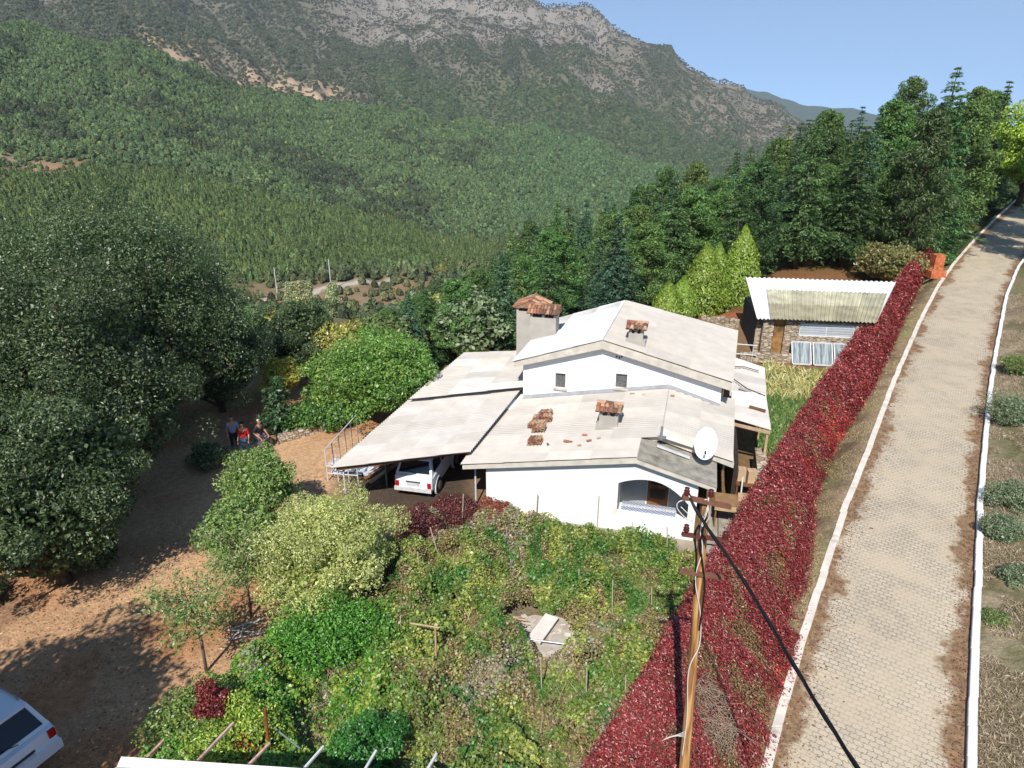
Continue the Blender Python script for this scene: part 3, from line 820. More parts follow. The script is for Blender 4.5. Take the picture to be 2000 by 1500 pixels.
def far_forest():
    rg = np.random.default_rng(5)
    protos = [[far_proto(10 + i, 0) for i in range(3)], [far_proto(20 + i, 1) for i in range(2)] + [far_proto(33, 0)], [far_proto(40 + i, 2) for i in range(3)]]
    def sample(r0, r1, n, a0=-0.80, a1=0.62):
        r_ = np.sqrt(rg.uniform(r0 * r0, r1 * r1, n)); a = rg.uniform(a0, a1, n)
        return np.sin(a) * r_, np.cos(a) * r_, 0.5 * (a1 - a0) * (r1 * r1 - r0 * r0) / n
    out = []
    for (r0, r1, n, kind, nm, lab) in ((66, 300, 13000, 0, 'valley_woodland', 'mixed green and olive woodland filling the valley floor'),
                             (285, 505, 64000, 1, 'plantation_forest', 'bright green planted young forest on the nearest far slope'),
                             (480, 1130, 130000, 0, 'hillside_forest', 'dense green forest covering the middle hillsides'),
                             (1060, 2480, 140000, 2, 'mountain_scrub', 'dark scrub trees dotted over the grey rocky mountain')):
        x, y, cell = sample(r0, r1, n)
        g, d, tc, sz, px, r = cover(x, y)
        lum = tc @ np.array([.3, .6, .1]); tc = 1.06 * (tc * 0.74 + lum[:, None] * np.array([1.06, 1.0, 0.84]) * 0.26); keep = rg.uniform(size=n) < d * cell * ((2.3 if r0 > 400 else 1.8) if kind != 2 else 1.2)
        if kind == 1: keep &= (px < 1010)
        if nm == 'hillside_forest': keep &= ~((r < 505) & (px < 1010))
        if nm == 'valley_woodland': keep &= (seg_dist(x, y, VALLEY_ROAD) > 4) & (r > 165) & ((x - line_at(KL, y) < -6) | (r > 150)) & ~((px > 930) & (r < 150))
        if nm == 'valley_woodland': keep &= ~((r > 285) & (px < 1010))
        if nm == 'mountain_scrub': keep &= (r > 1100)
        x, y, tc, sz, r, px = x[keep], y[keep], tc[keep], sz[keep], r[keep], px[keep]
        m = len(x)
        z = h(x, y) - 0.3
        s = sz * ((0.62 if r0 > 400 else 0.72) if kind != 2 else 0.85) * rg.uniform(0.6, 1.35, m)
        hs_ = s * rg.uniform(0.9, 1.5, m) * (1.1 if kind == 1 else 1.0)
        S = np.stack([s, s, hs_], 1)
        tone = np.exp(rg.normal(size=(m, 1)) * 0.17)
        darkc = (rg.uniform(size=(m, 1)) < 0.14)
        c = tc * tone; c = np.where(darkc, c * np.array([0.62, 0.66, 0.7]), c)
        yel = (rg.uniform(size=(m, 1)) < 0.06); c = np.where(yel, c * np.array([1.5, 1.25, 0.9]), c)
        scatter(nm, protos[kind], np.stack([x, y, z], 1), S, c, lab)
        out.append(m)
    print('FAR', out)
far_forest()
# ------------------------------------------------------------------ the white house (local axes: x right along the front, y into the depth)
TH = R(15)
HO = (-1.0, 23.8, 0.0)
HU = np.array([math.cos(TH), -math.sin(TH)]); HW = np.array([math.sin(TH), math.cos(TH)])
def hw(u, w):
    return (HO[0] + HU[0] * u + HW[0] * w, HO[1] + HU[1] * u + HW[1] * w)
house = empty('house', HO, -TH, 'white rendered house with stepped pale corrugated roofs and tiled chimneys', 'house')
def lz(u): return 2.328 + 0.187 * u if u < 6.4 else 3.525 - 0.30 * (u - 6.4)
def dz(u): return 2.328 + 0.187 * u if u < 5.67 else 3.388 - 0.27 * (u - 5.67)
def uz(u): return 4.21 + 0.344 * (u + 0.5) if u < 3.49 else 5.583 - 0.254 * (u - 3.49)
def arch(u): return 2.34 - 0.27 * ((6.16 - u) / 1.09) ** 2 if u < 6.16 else 2.34 - 0.80 * ((u - 6.16) / 1.46) ** 2
wb = MB()
us = sorted(set(list(np.linspace(0, 5.07, 6)) + [5.67] + list(np.linspace(5.07, 7.62, 19)) + [7.9]))
ZB = -0.35
for a, b in zip(us[:-1], us[1:]):
    ta, tb = dz(a) - 0.12, dz(b) - 0.12
    opening = a >= 5.06 and b <= 7.63
    for w_ in (0.0, 0.26):
        if opening:
            wb.poly([(a, w_, ZB), (b, w_, ZB), (b, w_, 0.80), (a, w_, 0.80)])
            wb.poly([(a, w_, arch(a)), (b, w_, arch(b)), (b, w_, tb), (a, w_, ta)])
        else:
            wb.poly([(a, w_, ZB), (b, w_, ZB), (b, w_, tb), (a, w_, ta)])
    if opening:
        wb.poly([(a, 0, arch(a)), (a, 0.26, arch(a)), (b, 0.26, arch(b)), (b, 0, arch(b))])
        wb.poly([(a, 0, 0.80), (b, 0, 0.80), (b, 0.26, 0.80), (a, 0.26, 0.80)])
for u_ in (5.07, 7.62): wb.poly([(u_, 0, 0.8), (u_, 0.26, 0.8), (u_, 0.26, arch(u_)), (u_, 0, arch(u_))])
wb.box((0.0, 0.27, ZB), (0.24, 6.19, 2.2)); wb.box((7.66, 0.27, ZB), (7.9, 6.19, 2.55))
wb.box((4.8, 0.28, ZB), (5.0, 2.0, 3.0)); wb.box((5.01, 2.0, ZB), (7.65, 2.2, 2.5)); wb.box((5.01, 0.27, ZB), (7.65, 1.99, 0.12))
# upper storey walls
wins = [(1.40, 1.86, 3.02, 3.72), (4.10, 4.60, 3.30, 3.96)]
ug = sorted({-0.10, 1.40, 1.86, 3.49, 4.10, 4.60, 8.6})
for a, b in zip(ug[:-1], ug[1:]):
    hole = [w for w in wins if abs(w[0] - a) < 1e-6]
    ta, tb = uz(a) - 0.2, uz(b) - 0.2
    if hole:
        _, _, z0, z1 = hole[0]
        wb.poly([(a, 6.2, 0), (b, 6.2, 0), (b, 6.2, z0), (a, 6.2, z0)]); wb.poly([(a, 6.2, z1), (b, 6.2, z1), (b, 6.2, tb), (a, 6.2, ta)])
        wb.poly([(a, 6.2, z0), (b, 6.2, z0), (b, 6.38, z0), (a, 6.38, z0)]); wb.poly([(a, 6.2, z1), (a, 6.38, z1), (b, 6.38, z1), (b, 6.2, z1)])
        wb.poly([(a, 6.2, z0), (a, 6.38, z0), (a, 6.38, z1), (a, 6.2, z1)]); wb.poly([(b, 6.2, z0), (b, 6.2, z1), (b, 6.38, z1), (b, 6.38, z0)])
    else:
        wb.poly([(a, 6.2, 0), (b, 6.2, 0), (b, 6.2, tb), (a, 6.2, ta)])
wb.box((-0.10, 6.202, 0), (0.1, 12.2, 4.1)); wb.box((8.4, 6.202, 0), (8.6, 12.6, 4.0))
wb.poly([(-0.1, 12.2, 0), (-0.1, 12.2, 4.1), (3.49, 12.3, 5.3), (8.6, 12.6, 4.0), (8.6, 12.6, 0)])
wb.box((-4.4, 4.9, -0.6), (-0.12, 10.3, 2.3)); wb.box((-4.4, 4.9, -2.6), (-0.12, 10.3, -0.6))
wb.build('wall', WHITE, house)
fl = MB(); fl.box((-0.12, 6.12, lz(0) - 0.02), (-0.1, 6.2, lz(0)))
for a, b in ((-0.08, 6.4), (6.4, 8.6)):
    z0, z1 = lz(a) + 0.03, lz(b) + 0.03
    fl.add([(a, 6.12, z0), (b, 6.12, z1), (b, 6.195, z1 + 0.14), (a, 6.195, z0 + 0.14), (a, 6.195, z0 - 0.1), (b, 6.195, z1 - 0.1)], [(0, 1, 2, 3), (0, 4, 5, 1), (3, 2, 5, 4)])
fl.build('flashing', mat('lead_flashing', (150, 152, 156), 0.7, 0.2, 3), house)
sb = MB()
e_ = 0.045
sb.prism([(-0.85, lz(-0.85) - e_), (5.67, dz(5.67) - e_), (8.49, dz(8.49) - e_), (8.49, dz(8.49) - 0.26), (5.67, dz(5.67) - 0.28), (-0.85, lz(-0.85) - 0.22)], -0.30, 1.46)
sb.prism([(-0.85, lz(-0.85) - e_), (6.4, lz(6.4) - e_), (9.1, lz(9.1) - e_), (9.1, lz(9.1) - 0.24), (6.4, lz(6.4) - 0.26), (-0.85, lz(-0.85) - 0.22)], 1.463, 6.19)
sb.prism([(-0.46, uz(-0.46) - e_), (3.49, uz(3.49) - e_), (8.95, uz(8.95) - e_), (8.95, uz(8.95) - 0.40), (3.49, uz(3.49) - 0.42), (-0.46, uz(-0.46) - 0.28)], 5.84, 12.4)
sb.build('fascia', FASC, house)
dk = MB()
for a, b in ((5.70, 8.50),):
    za, zb_ = dz(a) - e_ + 0.006, dz(b) - e_ + 0.006
    dk.add([(a, -0.33, za), (b, -0.33, zb_), (b, 2.05, zb_), (a, 1.45, za), (a, -0.33, za - 0.04), (b, -0.33, zb_ - 0.04), (b, 2.05, zb_ - 0.04)], [(0, 1, 2, 3), (0, 4, 5, 1), (1, 5, 6, 2)])
dk.build('porch_roof', mat('weathered_slab', (158, 152, 138), 0.95, 0.35, 3.0, dark=(112, 104, 88), dth=0.55, bump=0.4), house)
rb = MB()
def odd_low(ci, ri, rg):
    return None
corr(rb, (-0.92, -0.36, lz(-0.92)), (5.68, -0.36, dz(5.68)), (5.70, 1.22, dz(5.68)), (-0.92, 1.22, lz(-0.92)), base=(0.525, 0.482, 0.425), seed=2, rows=4)
corr(rb, (-0.92, 1.22, lz(-0.92)), (6.38, 1.22, lz(6.38)), (6.42, 6.18, lz(6.4)), (-0.92, 6.18, lz(-0.92)), base=(0.525, 0.482, 0.425), seed=3, rows=4)
corr(rb, (9.05, 1.42, lz(9.05)), (6.43, 1.18, lz(6.43)), (6.43, 6.18, lz(6.43)), (9.28, 7.6, lz(9.15)), base=(0.535, 0.49, 0.43), seed=4, rows=2)
def odd_up(ci, ri, rg):
    if 0.2 < ri < 0.55 : pass
    return None
corr(rb, (-0.52, 5.78, uz(-0.52)), (3.47, 5.78, uz(3.47)), (3.69, 12.55, uz(3.47)), (-0.3, 12.4, uz(-0.52)), base=(0.64, 0.635, 0.63), seed=5, rows=3, var=0.03)
def upr(ci, ri, rg):
    return (0.41, 0.38, 0.355) if (ri == 1) and ci > 0.12 else None
corr(rb, (9.0, 5.78, uz(9.0)), (3.51, 5.78, uz(3.51)), (3.71, 12.55, uz(3.51)), (9.42, 13.4, uz(9.2)), base=(0.51, 0.465, 0.405), seed=6, rows=3, odd=upr, var=0.025)
def lw(ci, ri, rg):
    return (0.48, 0.445, 0.40) if rg.uniform() < 0.3 else ((0.58, 0.545, 0.50) if rg.uniform() < 0.4 else None)
corr(rb, (-4.9, 4.1, 2.58), (-0.12, 6.22, 2.86), (-0.12, 10.4, 3.25), (-4.5, 10.7, 2.6), base=(0.54, 0.495, 0.435), seed=7, rows=3, odd=lw)
corr(rb, (10.78, 9.2, 2.22), (9.1, 8.6, 2.45), (9.3, 14.1, 2.5), (10.95, 13.4, 2.25), base=(0.60, 0.56, 0.51), seed=8, rows=1, var=0.1)
corr(rb, (10.72, 5.5, 2.32), (9.12, 5.9, 2.52), (9.18, 9.0, 2.56), (10.74, 9.5, 2.34), base=(0.60, 0.56, 0.51), seed=9, rows=1, var=0.1)
rb.build('roof', SHEET, house, colattr=True)
# windows of the gable
for (a, b, z0, z1) in wins:
    fr = MB(); y = 6.30; t = 0.05
    fr.box((a, y, z0), (a + t, y + 0.05, z1)); fr.box((b - t, y, z0), (b, y + 0.05, z1)); fr.box((a + t, y, z0), (b - t, y + 0.05, z0 + t)); fr.box((a + t, y, z1 - t), (b - t, y + 0.05, z1))
    fr.box(((a + b) / 2 - 0.012, y + 0.003, z0 + t), ((a + b) / 2 + 0.012, y + 0.047, z1 - t)); fr.box((a + t, y + 0.003, (z0 + z1) / 2 - 0.012), (b - t, y + 0.047, (z0 + z1) / 2 + 0.012))
    w = fr.build('window', mat('grey_window', (120, 108, 96), 0.7, 0.2, 4), house)
    pn = MB(); pn.box((a + t, y + 0.02, z0 + t), (b - t, y + 0.03, z1 - t)); pn.build('pane', mat('pane_reflection', (104, 108, 110), 0.25, 0.5, 9, spec=0.6), w)  # pale mottled reflection is put into the pane colour
    si = MB(); si.box((a - 0.08, 6.10, z0 - 0.07), (b + 0.08, 6.28, z0 - 0.004)); si.build('sill', FASC, w)
dr = MB(); dr.box((6.05, 1.94, 0.13), (6.85, 1.995, 2.2)); door = dr.build('door', WOODB, house)
for z in (0.5, 1.1, 1.6): 
    q = MB(); q.box((6.15, 1.92, z), (6.75, 1.938, z + 0.4)); q.build('door_panel', mat('dark_door', (52, 40, 34), 0.6, 0.2, 3), door)
for a, b in ((5.05, 6.0), (6.9, 7.62)):
    q = MB(); q.box((a, 1.955, 0.14), (b, 1.995, 2.1)); q.build('shutter', mat('grey_shutter', (150, 156, 160), 0.7, 0.1, 2), house)
# chimneys
def tile_cap(parent, x0, x1, y0, y1, z, rise, over=0.14, gable='x', rows=None, name='tile_cap'):
    """small roof of clay barrel tiles; slopes front and back about a ridge along x"""
    mb = MB(); x0 -= over; x1 += over; y0 -= over; y1 += over
    ym = (y0 + y1) / 2; n = max(3, int((x1 - x0) / 0.15))
    mb.col = tuple(lin((150, 118, 92)))
    mb.add([(x0, y0, z), (x1, y0, z), (x1, y1, z), (x0, y1, z), (x0, ym, z + rise), (x1, ym, z + rise)], [(0, 3, 2, 1), (0, 1, 5, 4), (2, 3, 4, 5), (0, 4, 3), (1, 2, 5)])
    for i in range(n):
        x = x0 + (i + 0.5) * (x1 - x0) / n + random.uniform(-.01, .01)
        for s_, ye in ((-1, y0), (1, y1)):
            yl = ye + s_ * 0.04
            for (t0, t1) in ((0, 0.56), (0.5, 1.04)):
                pa = (x + random.uniform(-.015, .015), yl + (ym - yl) * t0, z + rise * t0 + 0.01 + t0 * 0.02); pb = (x, yl + (ym - yl) * t1, z + rise * t1 + 0.01 + t0 * 0.02)
                barrel(mb, pa, pb, (x1 - x0) / n * 0.5)
    m_ = max(2, int((x1 - x0) / 0.3))
    for i in range(m_): barrel(mb, (x0 + i * (x1 - x0) / m_, ym, z + rise + 0.03), (x0 + (i + 1.1) * (x1 - x0) / m_, ym, z + rise + 0.03), 0.095)
    mb.build(name, TERRA, parent, colattr=True)
def chimney(x0, x1, y0, y1, zb, zt, rise=0.2, foot=True, over=0.14, side=False):
    mb = MB(); mb.box((x0, y0, zb - 0.4), (x1, y1, zt - 0.2))
    for (a, b) in ((x0, x0 + 0.12), (x1 - 0.12, x1), ((x0 + x1) / 2 - 0.06, (x0 + x1) / 2 + 0.06)):
        mb.box((a, y0 + 0.01, zt - 0.198), (b, y1 - 0.01, zt))
    if foot: mb.box((x0 - 0.12, y0 - 0.12, zb - 0.3), (x1 + 0.12, y1 + 0.12, zb + 0.06))
    c = mb.build('chimney', GREYP, house)
    n_before = len(c.children)
    if side:      # gable end towards the front: build along the other axis and turn it
        cx, cy = (x0 + x1) / 2, (y0 + y1) / 2; dx, dy = (x1 - x0) / 2, (y1 - y0) / 2
        tile_cap(c, -dy, dy, -dx, dx, zt + 0.002, rise, over)
        cap = c.children[-1]; cap.location = (cx, cy, 0); cap.rotation_euler = (0, 0, math.pi / 2)
    else: tile_cap(c, x0, x1, y0, y1, zt + 0.002, rise, over)
    return c
chimney(3.95, 4.68, 2.3, 2.85, 3.12, 3.84, 0.22)
chimney(4.5, 5.12, 6.62, 7.15, 5.35, 5.92, 0.2)
chimney(-0.45, 0.82, 8.9, 9.7, 4.4, 5.62, 0.3, False, 0.14)
chimney(-1.35, 0.05, 9.75, 10.9, 3.1, 5.62, 0.34, False, 0.12, True)
# verges, gutter lines, attic vent
q = MB(); q.col = (1, 1, 1)
for z, u_ in ((5.02, 4.05), (4.98, 4.18), (5.04, 4.28)):
    q = MB(); q.box((u_, 6.17, z - 0.3), (u_ + 0.06, 6.199, z - 0.23)); q.build('vent', DARKM, house)
pp = MB(); pp.tube([(6.42, 1.1, 3.5), (6.42, 1.12, 4.0)], 0.05, 8); pp.box((6.3, 1.05, 3.55), (6.6, 1.2, 3.6)); pp.build('flue_pipe', GALV, house)
# porch lean-to posts on the right
for (u_, w_) in ((9.2, 6.0), (10.6, 5.6), (10.65, 9.3)): po = MB(); po.bar((u_, w_, -0.3), (u_, w_, 2.28), 0.1); po.build('post', WOODL, house)
po = MB(); po.bar((9.1, 5.75, 2.36), (10.7, 5.52, 2.22), 0.09, 0.12); po.build('beam', WOODL, house)

# carport
cpt = empty('carport', HO, -TH, 'open carport with a wide sloping pale corrugated roof beside the white house', 'carport')
cb = MB()
def cpo(ci, ri, rg):
    v = rg.uniform(); return (0.54, 0.50, 0.455) if v < 0.3 else None
A_, B_, C_, D_ = (-5.5, -2.08, 2.24), (-0.72, 0.22, 2.44), (-0.28, 6.95, 2.60), (-5.08, 4.42, 2.36)
corr(cb, A_, B_, C_, D_, base=(0.51, 0.468, 0.415), seed=11, rows=4, odd=cpo, var=0.03, amp=0.034)
cb.build('roof', SHEET, cpt, colattr=True)
for i in range(5):
    t = 0.04 + 0.9 * i / 4
    p = Vector(A_).lerp(Vector(D_), t); p2 = Vector(B_).lerp(Vector(C_), t)
    k = MB(); k.bar(p + Vector((0.12, 0, -0.12)), p2 + Vector((-0.1, 0, -0.12)), 0.07, 0.12); k.build('rafter', WOODB, cpt)
for (u_, w_, zt) in ((-5.2, -1.6, 2.1), (-5.0, 4.3, 2.2), (-0.55, 0.35, 2.3), (-3.0, 4.9, 2.3)):
    k = MB(); k.tube([(u_, w_, -0.3), (u_, w_, zt)], 0.035, 8); k.build('post', METW, cpt)
# low concrete edge and pipe gate post in front of the parking place
kb = MB(); kb.box((-1.7, -0.35, -0.2), (-0.05, -0.1, 0.22)); o_ = kb.build('low_wall', GREYP); o_.location = HO; o_.rotation_euler = (0, 0, -TH); tag(o_, 'low concrete edge in front of the dark carport bay beside the white wall', 'low wall')

def hplace(o, u=0, w=0, z=0, rz=0):
    x, y = hw(u, w); o.location = (x, y, z); o.rotation_euler = (0, 0, -TH + rz); return o
# satellite dish
ds = empty('satellite_dish', (*hw(8.0, 0.95), 2.78), -TH, 'large white oval satellite dish on the porch roof corner', 'satellite dish')
mb = MB(); n_r, n_a = 7, 28; vs = []; fs = []
for i in range(n_r + 1):
    for j in range(n_a):
        r_ = i / n_r; a = 2 * math.pi * j / n_a
        vs.append((0.40 * r_ * math.cos(a), 0.60 * r_ * math.sin(a), 0.11 * r_ * r_))
for i in range(n_r):
    for j in range(n_a): fs.append((i * n_a + j, i * n_a + (j + 1) % n_a, (i + 1) * n_a + (j + 1) % n_a, (i + 1) * n_a + j))
mb.add(vs, fs)
dsh = mb.build('reflector', mat('dish_white', (236, 238, 240), 0.45, 0.04, 2), ds, smooth=True)
sm = dsh.modifiers.new('solid', 'SOLIDIFY'); sm.thickness = 0.02
dsh.location = (0, 0.0, 0.80); dsh.rotation_euler = (R(56), R(4), 0)
k = MB(); k.tube([(0, 0.35, -0.05), (0, 0.3, 0.45), (0, 0.12, 0.78)], 0.035, 8); k.bar((-0.3, 0.35, 0.0), (0.3, 0.35, 0.0), 0.06); k.build('mount', GALV, ds)
k = MB(); k.tube([(0, -0.30, 0.32), (0.0, -0.66, 0.78)], 0.016, 6); k.build('feed_arm', GALV, ds)
k = MB(); k.tube([(0.0, -0.60, 0.80), (0, -0.72, 0.76)], 0.035, 8); k.build('receiver', BLACK, ds)
# white board lying on the porch roof
k = MB(); k.bar((6.3, 0.98, dz(6.3) + 0.06), (7.5, 0.95, dz(7.5) + 0.06), 0.13, 0.05); o_ = k.build('board', METW); hplace(o_); o_.location = HO; tag(o_, 'long white board lying on the grey porch roof behind the satellite dish', 'board')
# checked bench under the arch
bn = empty('bench', (*hw(6.2, 0.55), 0.12), -TH, 'bench with a blue and white checked cover behind the arched opening', 'bench')
m, N, L, b = new_mat('checked_cloth'); ck = N.new('ShaderNodeTexChecker'); ck.inputs['Scale'].default_value = 1; tcc = N.new('ShaderNodeTexCoord'); mp = N.new('ShaderNodeMapping'); mp.inputs['Scale'].default_value = (17, 17, 17)
L.new(tcc.outputs['Object'], mp.inputs[0]); L.new(mp.outputs[0], ck.inputs[0]); ck.inputs[1].default_value = L4((196, 202, 214)); ck.inputs[2].default_value = L4((84, 94, 126)); L.new(ck.outputs[0], b.inputs['Base Color'])
k = MB(); k.box((-1.0, -0.28, 0.62), (1.0, 0.3, 0.72)); k.build('cover', m, bn)
k = MB(); k.box((-1.02, -0.06, 0.722), (1.02, 0.06, 0.75)); k.build('board', METW, bn)
for sx in (-0.9, 0.9):
    for sy in (-0.22, 0.24):
        k = MB(); k.box((sx - 0.03, sy - 0.03, 0), (sx + 0.03, sy + 0.03, 0.62)); k.build('leg', WOODB, bn)

# stacks of clay tiles on the roof
def on_low(u, w): return Vector((u, w, lz(u) + 0.035))
def tstack(label, items):
    o = empty('tile_stack', HO, -TH, label, 'roof tiles')
    for (u, w, nx, nl, rot) in items:
        mb = MB()
        for l in range(nl):
            for i in range(nx):
                p = on_low(u + i * 0.13 + random.uniform(-.02, .02), w) + Vector((0, 0, l * 0.055 + 0.01))
                d = Vector((math.sin(rot) * 0.38, math.cos(rot) * 0.38, 0)); barrel(mb, p, p + d + Vector((0, 0, d.x * 0.187)), 0.075, conv=1 if (i + l) % 2 else 1)
        mb.build('tile_row', TERRA, o, colattr=True)
    return o
tstack('tall heap of stacked red clay tiles on the lower roof, left of the chimney', [(1.25, 3.6, 4, 5, 0.15), (1.15, 3.1, 6, 5, -0.1), (1.05, 2.6, 5, 4, 0.2), (1.35, 2.15, 4, 4, 0)])
tstack('small square stack of clay tiles near the front edge of the lower roof', [(1.45, 0.95, 4, 5, 0.05)])
def ltile(u, w, rot, lab, grp=None):
    mb = MB(); l = 0.34 if grp is None else random.uniform(0.12, 0.24); barrel(mb, (0, -l / 2, 0.01), (0, l / 2, 0.01), 0.07 if grp is None else 0.05)
    o = mb.build('roof_tile', TERRA, colattr=True); x, y = hw(u, w); o.location = (x, y, lz(u) + 0.03); o.rotation_euler = (0, -0.18, rot); tag(o, lab, 'roof tile', grp)
ltile(2.95, 1.15, 1.1, 'loose clay tile lying in front of the lower chimney, longest piece', None)
for u_, w_ in ((3.5, 1.7), (3.75, 1.15), (4.1, 1.35), (3.45, 0.75), (2.2, 1.0)): ltile(u_, w_, random.uniform(0, 3), 'broken bit of clay tile scattered on the lower roof before the chimney', 'broken tiles on the lower roof')
for u_, w_ in ((4.9, 5.7), (5.4, 5.5), (6.6, 5.4)): ltile(u_, w_, 1.3, 'tile lying at the foot of the upper white wall', 'tiles at the foot of the upper wall')
# hose and old mat on the side roof
k = MB(); pts = [(9.35, 12.2, 2.62), (9.2, 11.4, 2.6), (9.3, 10.5, 2.6), (9.9, 9.6, 2.52), (10.7, 9.2, 2.40)]
pts = [Vector(p) for p in pts]; k.tube([(10.6, 12.4, 2.44), (9.9, 12.6, 2.53)] + pts, 0.025, 6); o_ = k.build('hose', BLACK); o_.location = HO; o_.rotation_euler = (0, 0, -TH); tag(o_, 'black hose looped over the low side roof right of the house', 'hose')
for (u_, w_, L_, lab) in ((9.9, 7.4, 0.7, 'brown weathered plank on the front sheet of the low side roof'), (9.55, 9.6, 0.5, 'grey plank on the low side roof beside the black hose')):
    k = MB(); k.bar((0, 0, 0), (L_, -0.12, -0.09), 0.2, 0.05); o_ = k.build('plank', WOODB if u_ > 9.8 else GREYP); hplace(o_, u_, w_, 2.54); tag(o_, lab, 'plank')
# work table, boxes and post by the side passage
wt = empty('table', (*hw(8.95, 1.6), 0), -TH, 'brown wooden table with a pale edge beside the porch corner', 'table')
k = MB(); k.box((-0.35, -0.5, 0.98), (0.62, 0.5, 1.03)); k.build('table_top', mat('rusty_board', (150, 118, 84), 0.85, 0.3, 3, dark=(190, 110, 50), dth=0.62), wt)
k = MB(); k.box((-0.36, -0.56, 0.86), (0.63, -0.502, 1.05)); k.build('edge_board', WOODL, wt)
for sx in (-0.3, 0.56):
    for sy in (-0.45, 0.44): k = MB(); k.box((sx - 0.03, sy - 0.03, 0), (sx + 0.03, sy + 0.03, 0.98)); k.build('leg', WOODB, wt)
CARD = mat('cardboard', (196, 168, 136), 0.9, 0.15, 3)
def carton(u, w, z, sx, sy, sz_, lab, rz=0.0):
    o = empty('carton', (*hw(u, w), z), -TH + rz, lab, 'box')
    k = MB(); k.box((-sx / 2, -sy / 2, 0), (sx / 2, sy / 2, sz_)); k.build('box_body', CARD, o)
    for s in (-1, 1):
        k = MB(); k.add([(s * sx / 2, -sy / 2, sz_ + .003), (s * sx / 2, sy / 2, sz_ + .003), (s * 0.02, sy / 2, sz_ + 0.02), (s * 0.02, -sy / 2, sz_ + 0.02), (s * sx / 2, -sy / 2, sz_ - .003), (s * sx / 2, sy / 2, sz_ - .003), (s * 0.02, sy / 2, sz_ + 0.013), (s * 0.02, -sy / 2, sz_ + 0.013)], [(0, 1, 2, 3), (7, 6, 5, 4), (2, 1, 5, 6), (3, 2, 6, 7), (0, 3, 7, 4)]); k.build('flap', CARD, o)
carton(9.62, 3.6, 0.9, 0.3, 0.34, 0.5, 'left one of the two pale boxes raised in the shaded side passage')
carton(10.0, 3.55, 0.9, 0.36, 0.34, 0.5, 'right one of the two pale boxes raised in the shaded side passage', 0.2)
carton(9.65, 1.9, 0.55, 0.42, 0.5, 0.55, 'pale open box standing right of the brown table')
k = MB(); k.box((9.4, 3.2, 0.82), (10.25, 3.95, 0.88)); 
for sx in (9.45, 10.15):
    for sy in (3.25, 3.85): k.box((sx, sy, -.1), (sx + .06, sy + .06, .82))
o_ = k.build('rack', WOODB); o_.location = HO; o_.rotation_euler = (0, 0, -TH); tag(o_, 'dark wooden rack holding two pale boxes in the side passage', 'rack')
k = MB(); k.tube([(9.6, 2.4, 0), (9.62, 3.0, 1.35)], 0.03, 6); o_ = k.build('pole', METW); o_.location = HO; o_.rotation_euler = (0, 0, -TH); tag(o_, 'thin white pole leaning against the dark rack', 'pole')
k = MB(); k.box((9.35, 1.6, -0.1), (9.95, 2.25, 0.54)); o_ = k.build('block', stone_mat('block_stone', (168, 150, 118), (190, 176, 140), 4)); o_.location = HO; o_.rotation_euler = (0, 0, -TH); tag(o_, 'squat stone block carrying the open box right of the table', 'block')
# stone retaining wall of the passage
k = MB(); k.box((10.25, 0.4, -0.4), (10.7, 6.2, 1.15)); o_ = k.build('stone_wall', STONE); o_.location = HO; o_.rotation_euler = (0, 0, -TH); tag(o_, 'stone retaining wall along the side passage right of the house', 'wall')
k = MB(); k.box((9.2, 2.5, -0.3), (9.35, 6.1, 2.2)); k.box((7.92, 5.9, -0.3), (9.2, 6.1, 2.3)); o_ = k.build('shade_screen', mat('passage_shade', (58, 48, 42), 0.9, 0.3, 4)); o_.location = HO; o_.rotation_euler = (0, 0, -TH); tag(o_, 'dark screen added to deepen the shade in the passage under the side roof', 'screen')  # dark screen added to stand in for shade in the open passage
for (u_, w_) in ((9.4, -0.5), (9.7, 0.2)): pass
# path slabs beside the porch
k = MB()
for i in range(6):
    for j in range(2): k.box((8.1 + j * 0.72, -1.6 + i * 0.72, 0.0), (8.78 + j * 0.72, -0.92 + i * 0.72, 0.075 + 0.01 * ((i + j) % 2)))
o_ = k.build('path', mat('grey_slab', (166, 160, 148), 0.95, 0.3, 3, dark=(120, 124, 88), dth=0.55)); o_.location = HO; o_.rotation_euler = (0, 0, -TH); tag(o_, kind='structure')
k = MB(); k.box((0.3, -0.75, -0.2), (8.4, -0.02, 0.07)); o_ = k.build('pavement', mat('apron', (160, 148, 130), 0.95, 0.3, 2, dark=(122, 110, 92))); o_.location = HO; o_.rotation_euler = (0, 0, -TH); tag(o_, kind='structure')
# coil of cable
k = MB()
for t in range(4):
    k.tube([(math.cos(a) * (0.42 - 0.03 * t), math.sin(a) * (0.40 - 0.02 * t), 0.02 + 0.02 * t + 0.01 * math.sin(3 * a)) for a in np.linspace(0, 6.283, 26)], 0.013, 5, cap=False)
o_ = k.build('cable_coil', BLACK); hplace(o_, 8.55, -0.55, 0.1); tag(o_, 'coil of black cable on the ground right of the porch', 'cable')

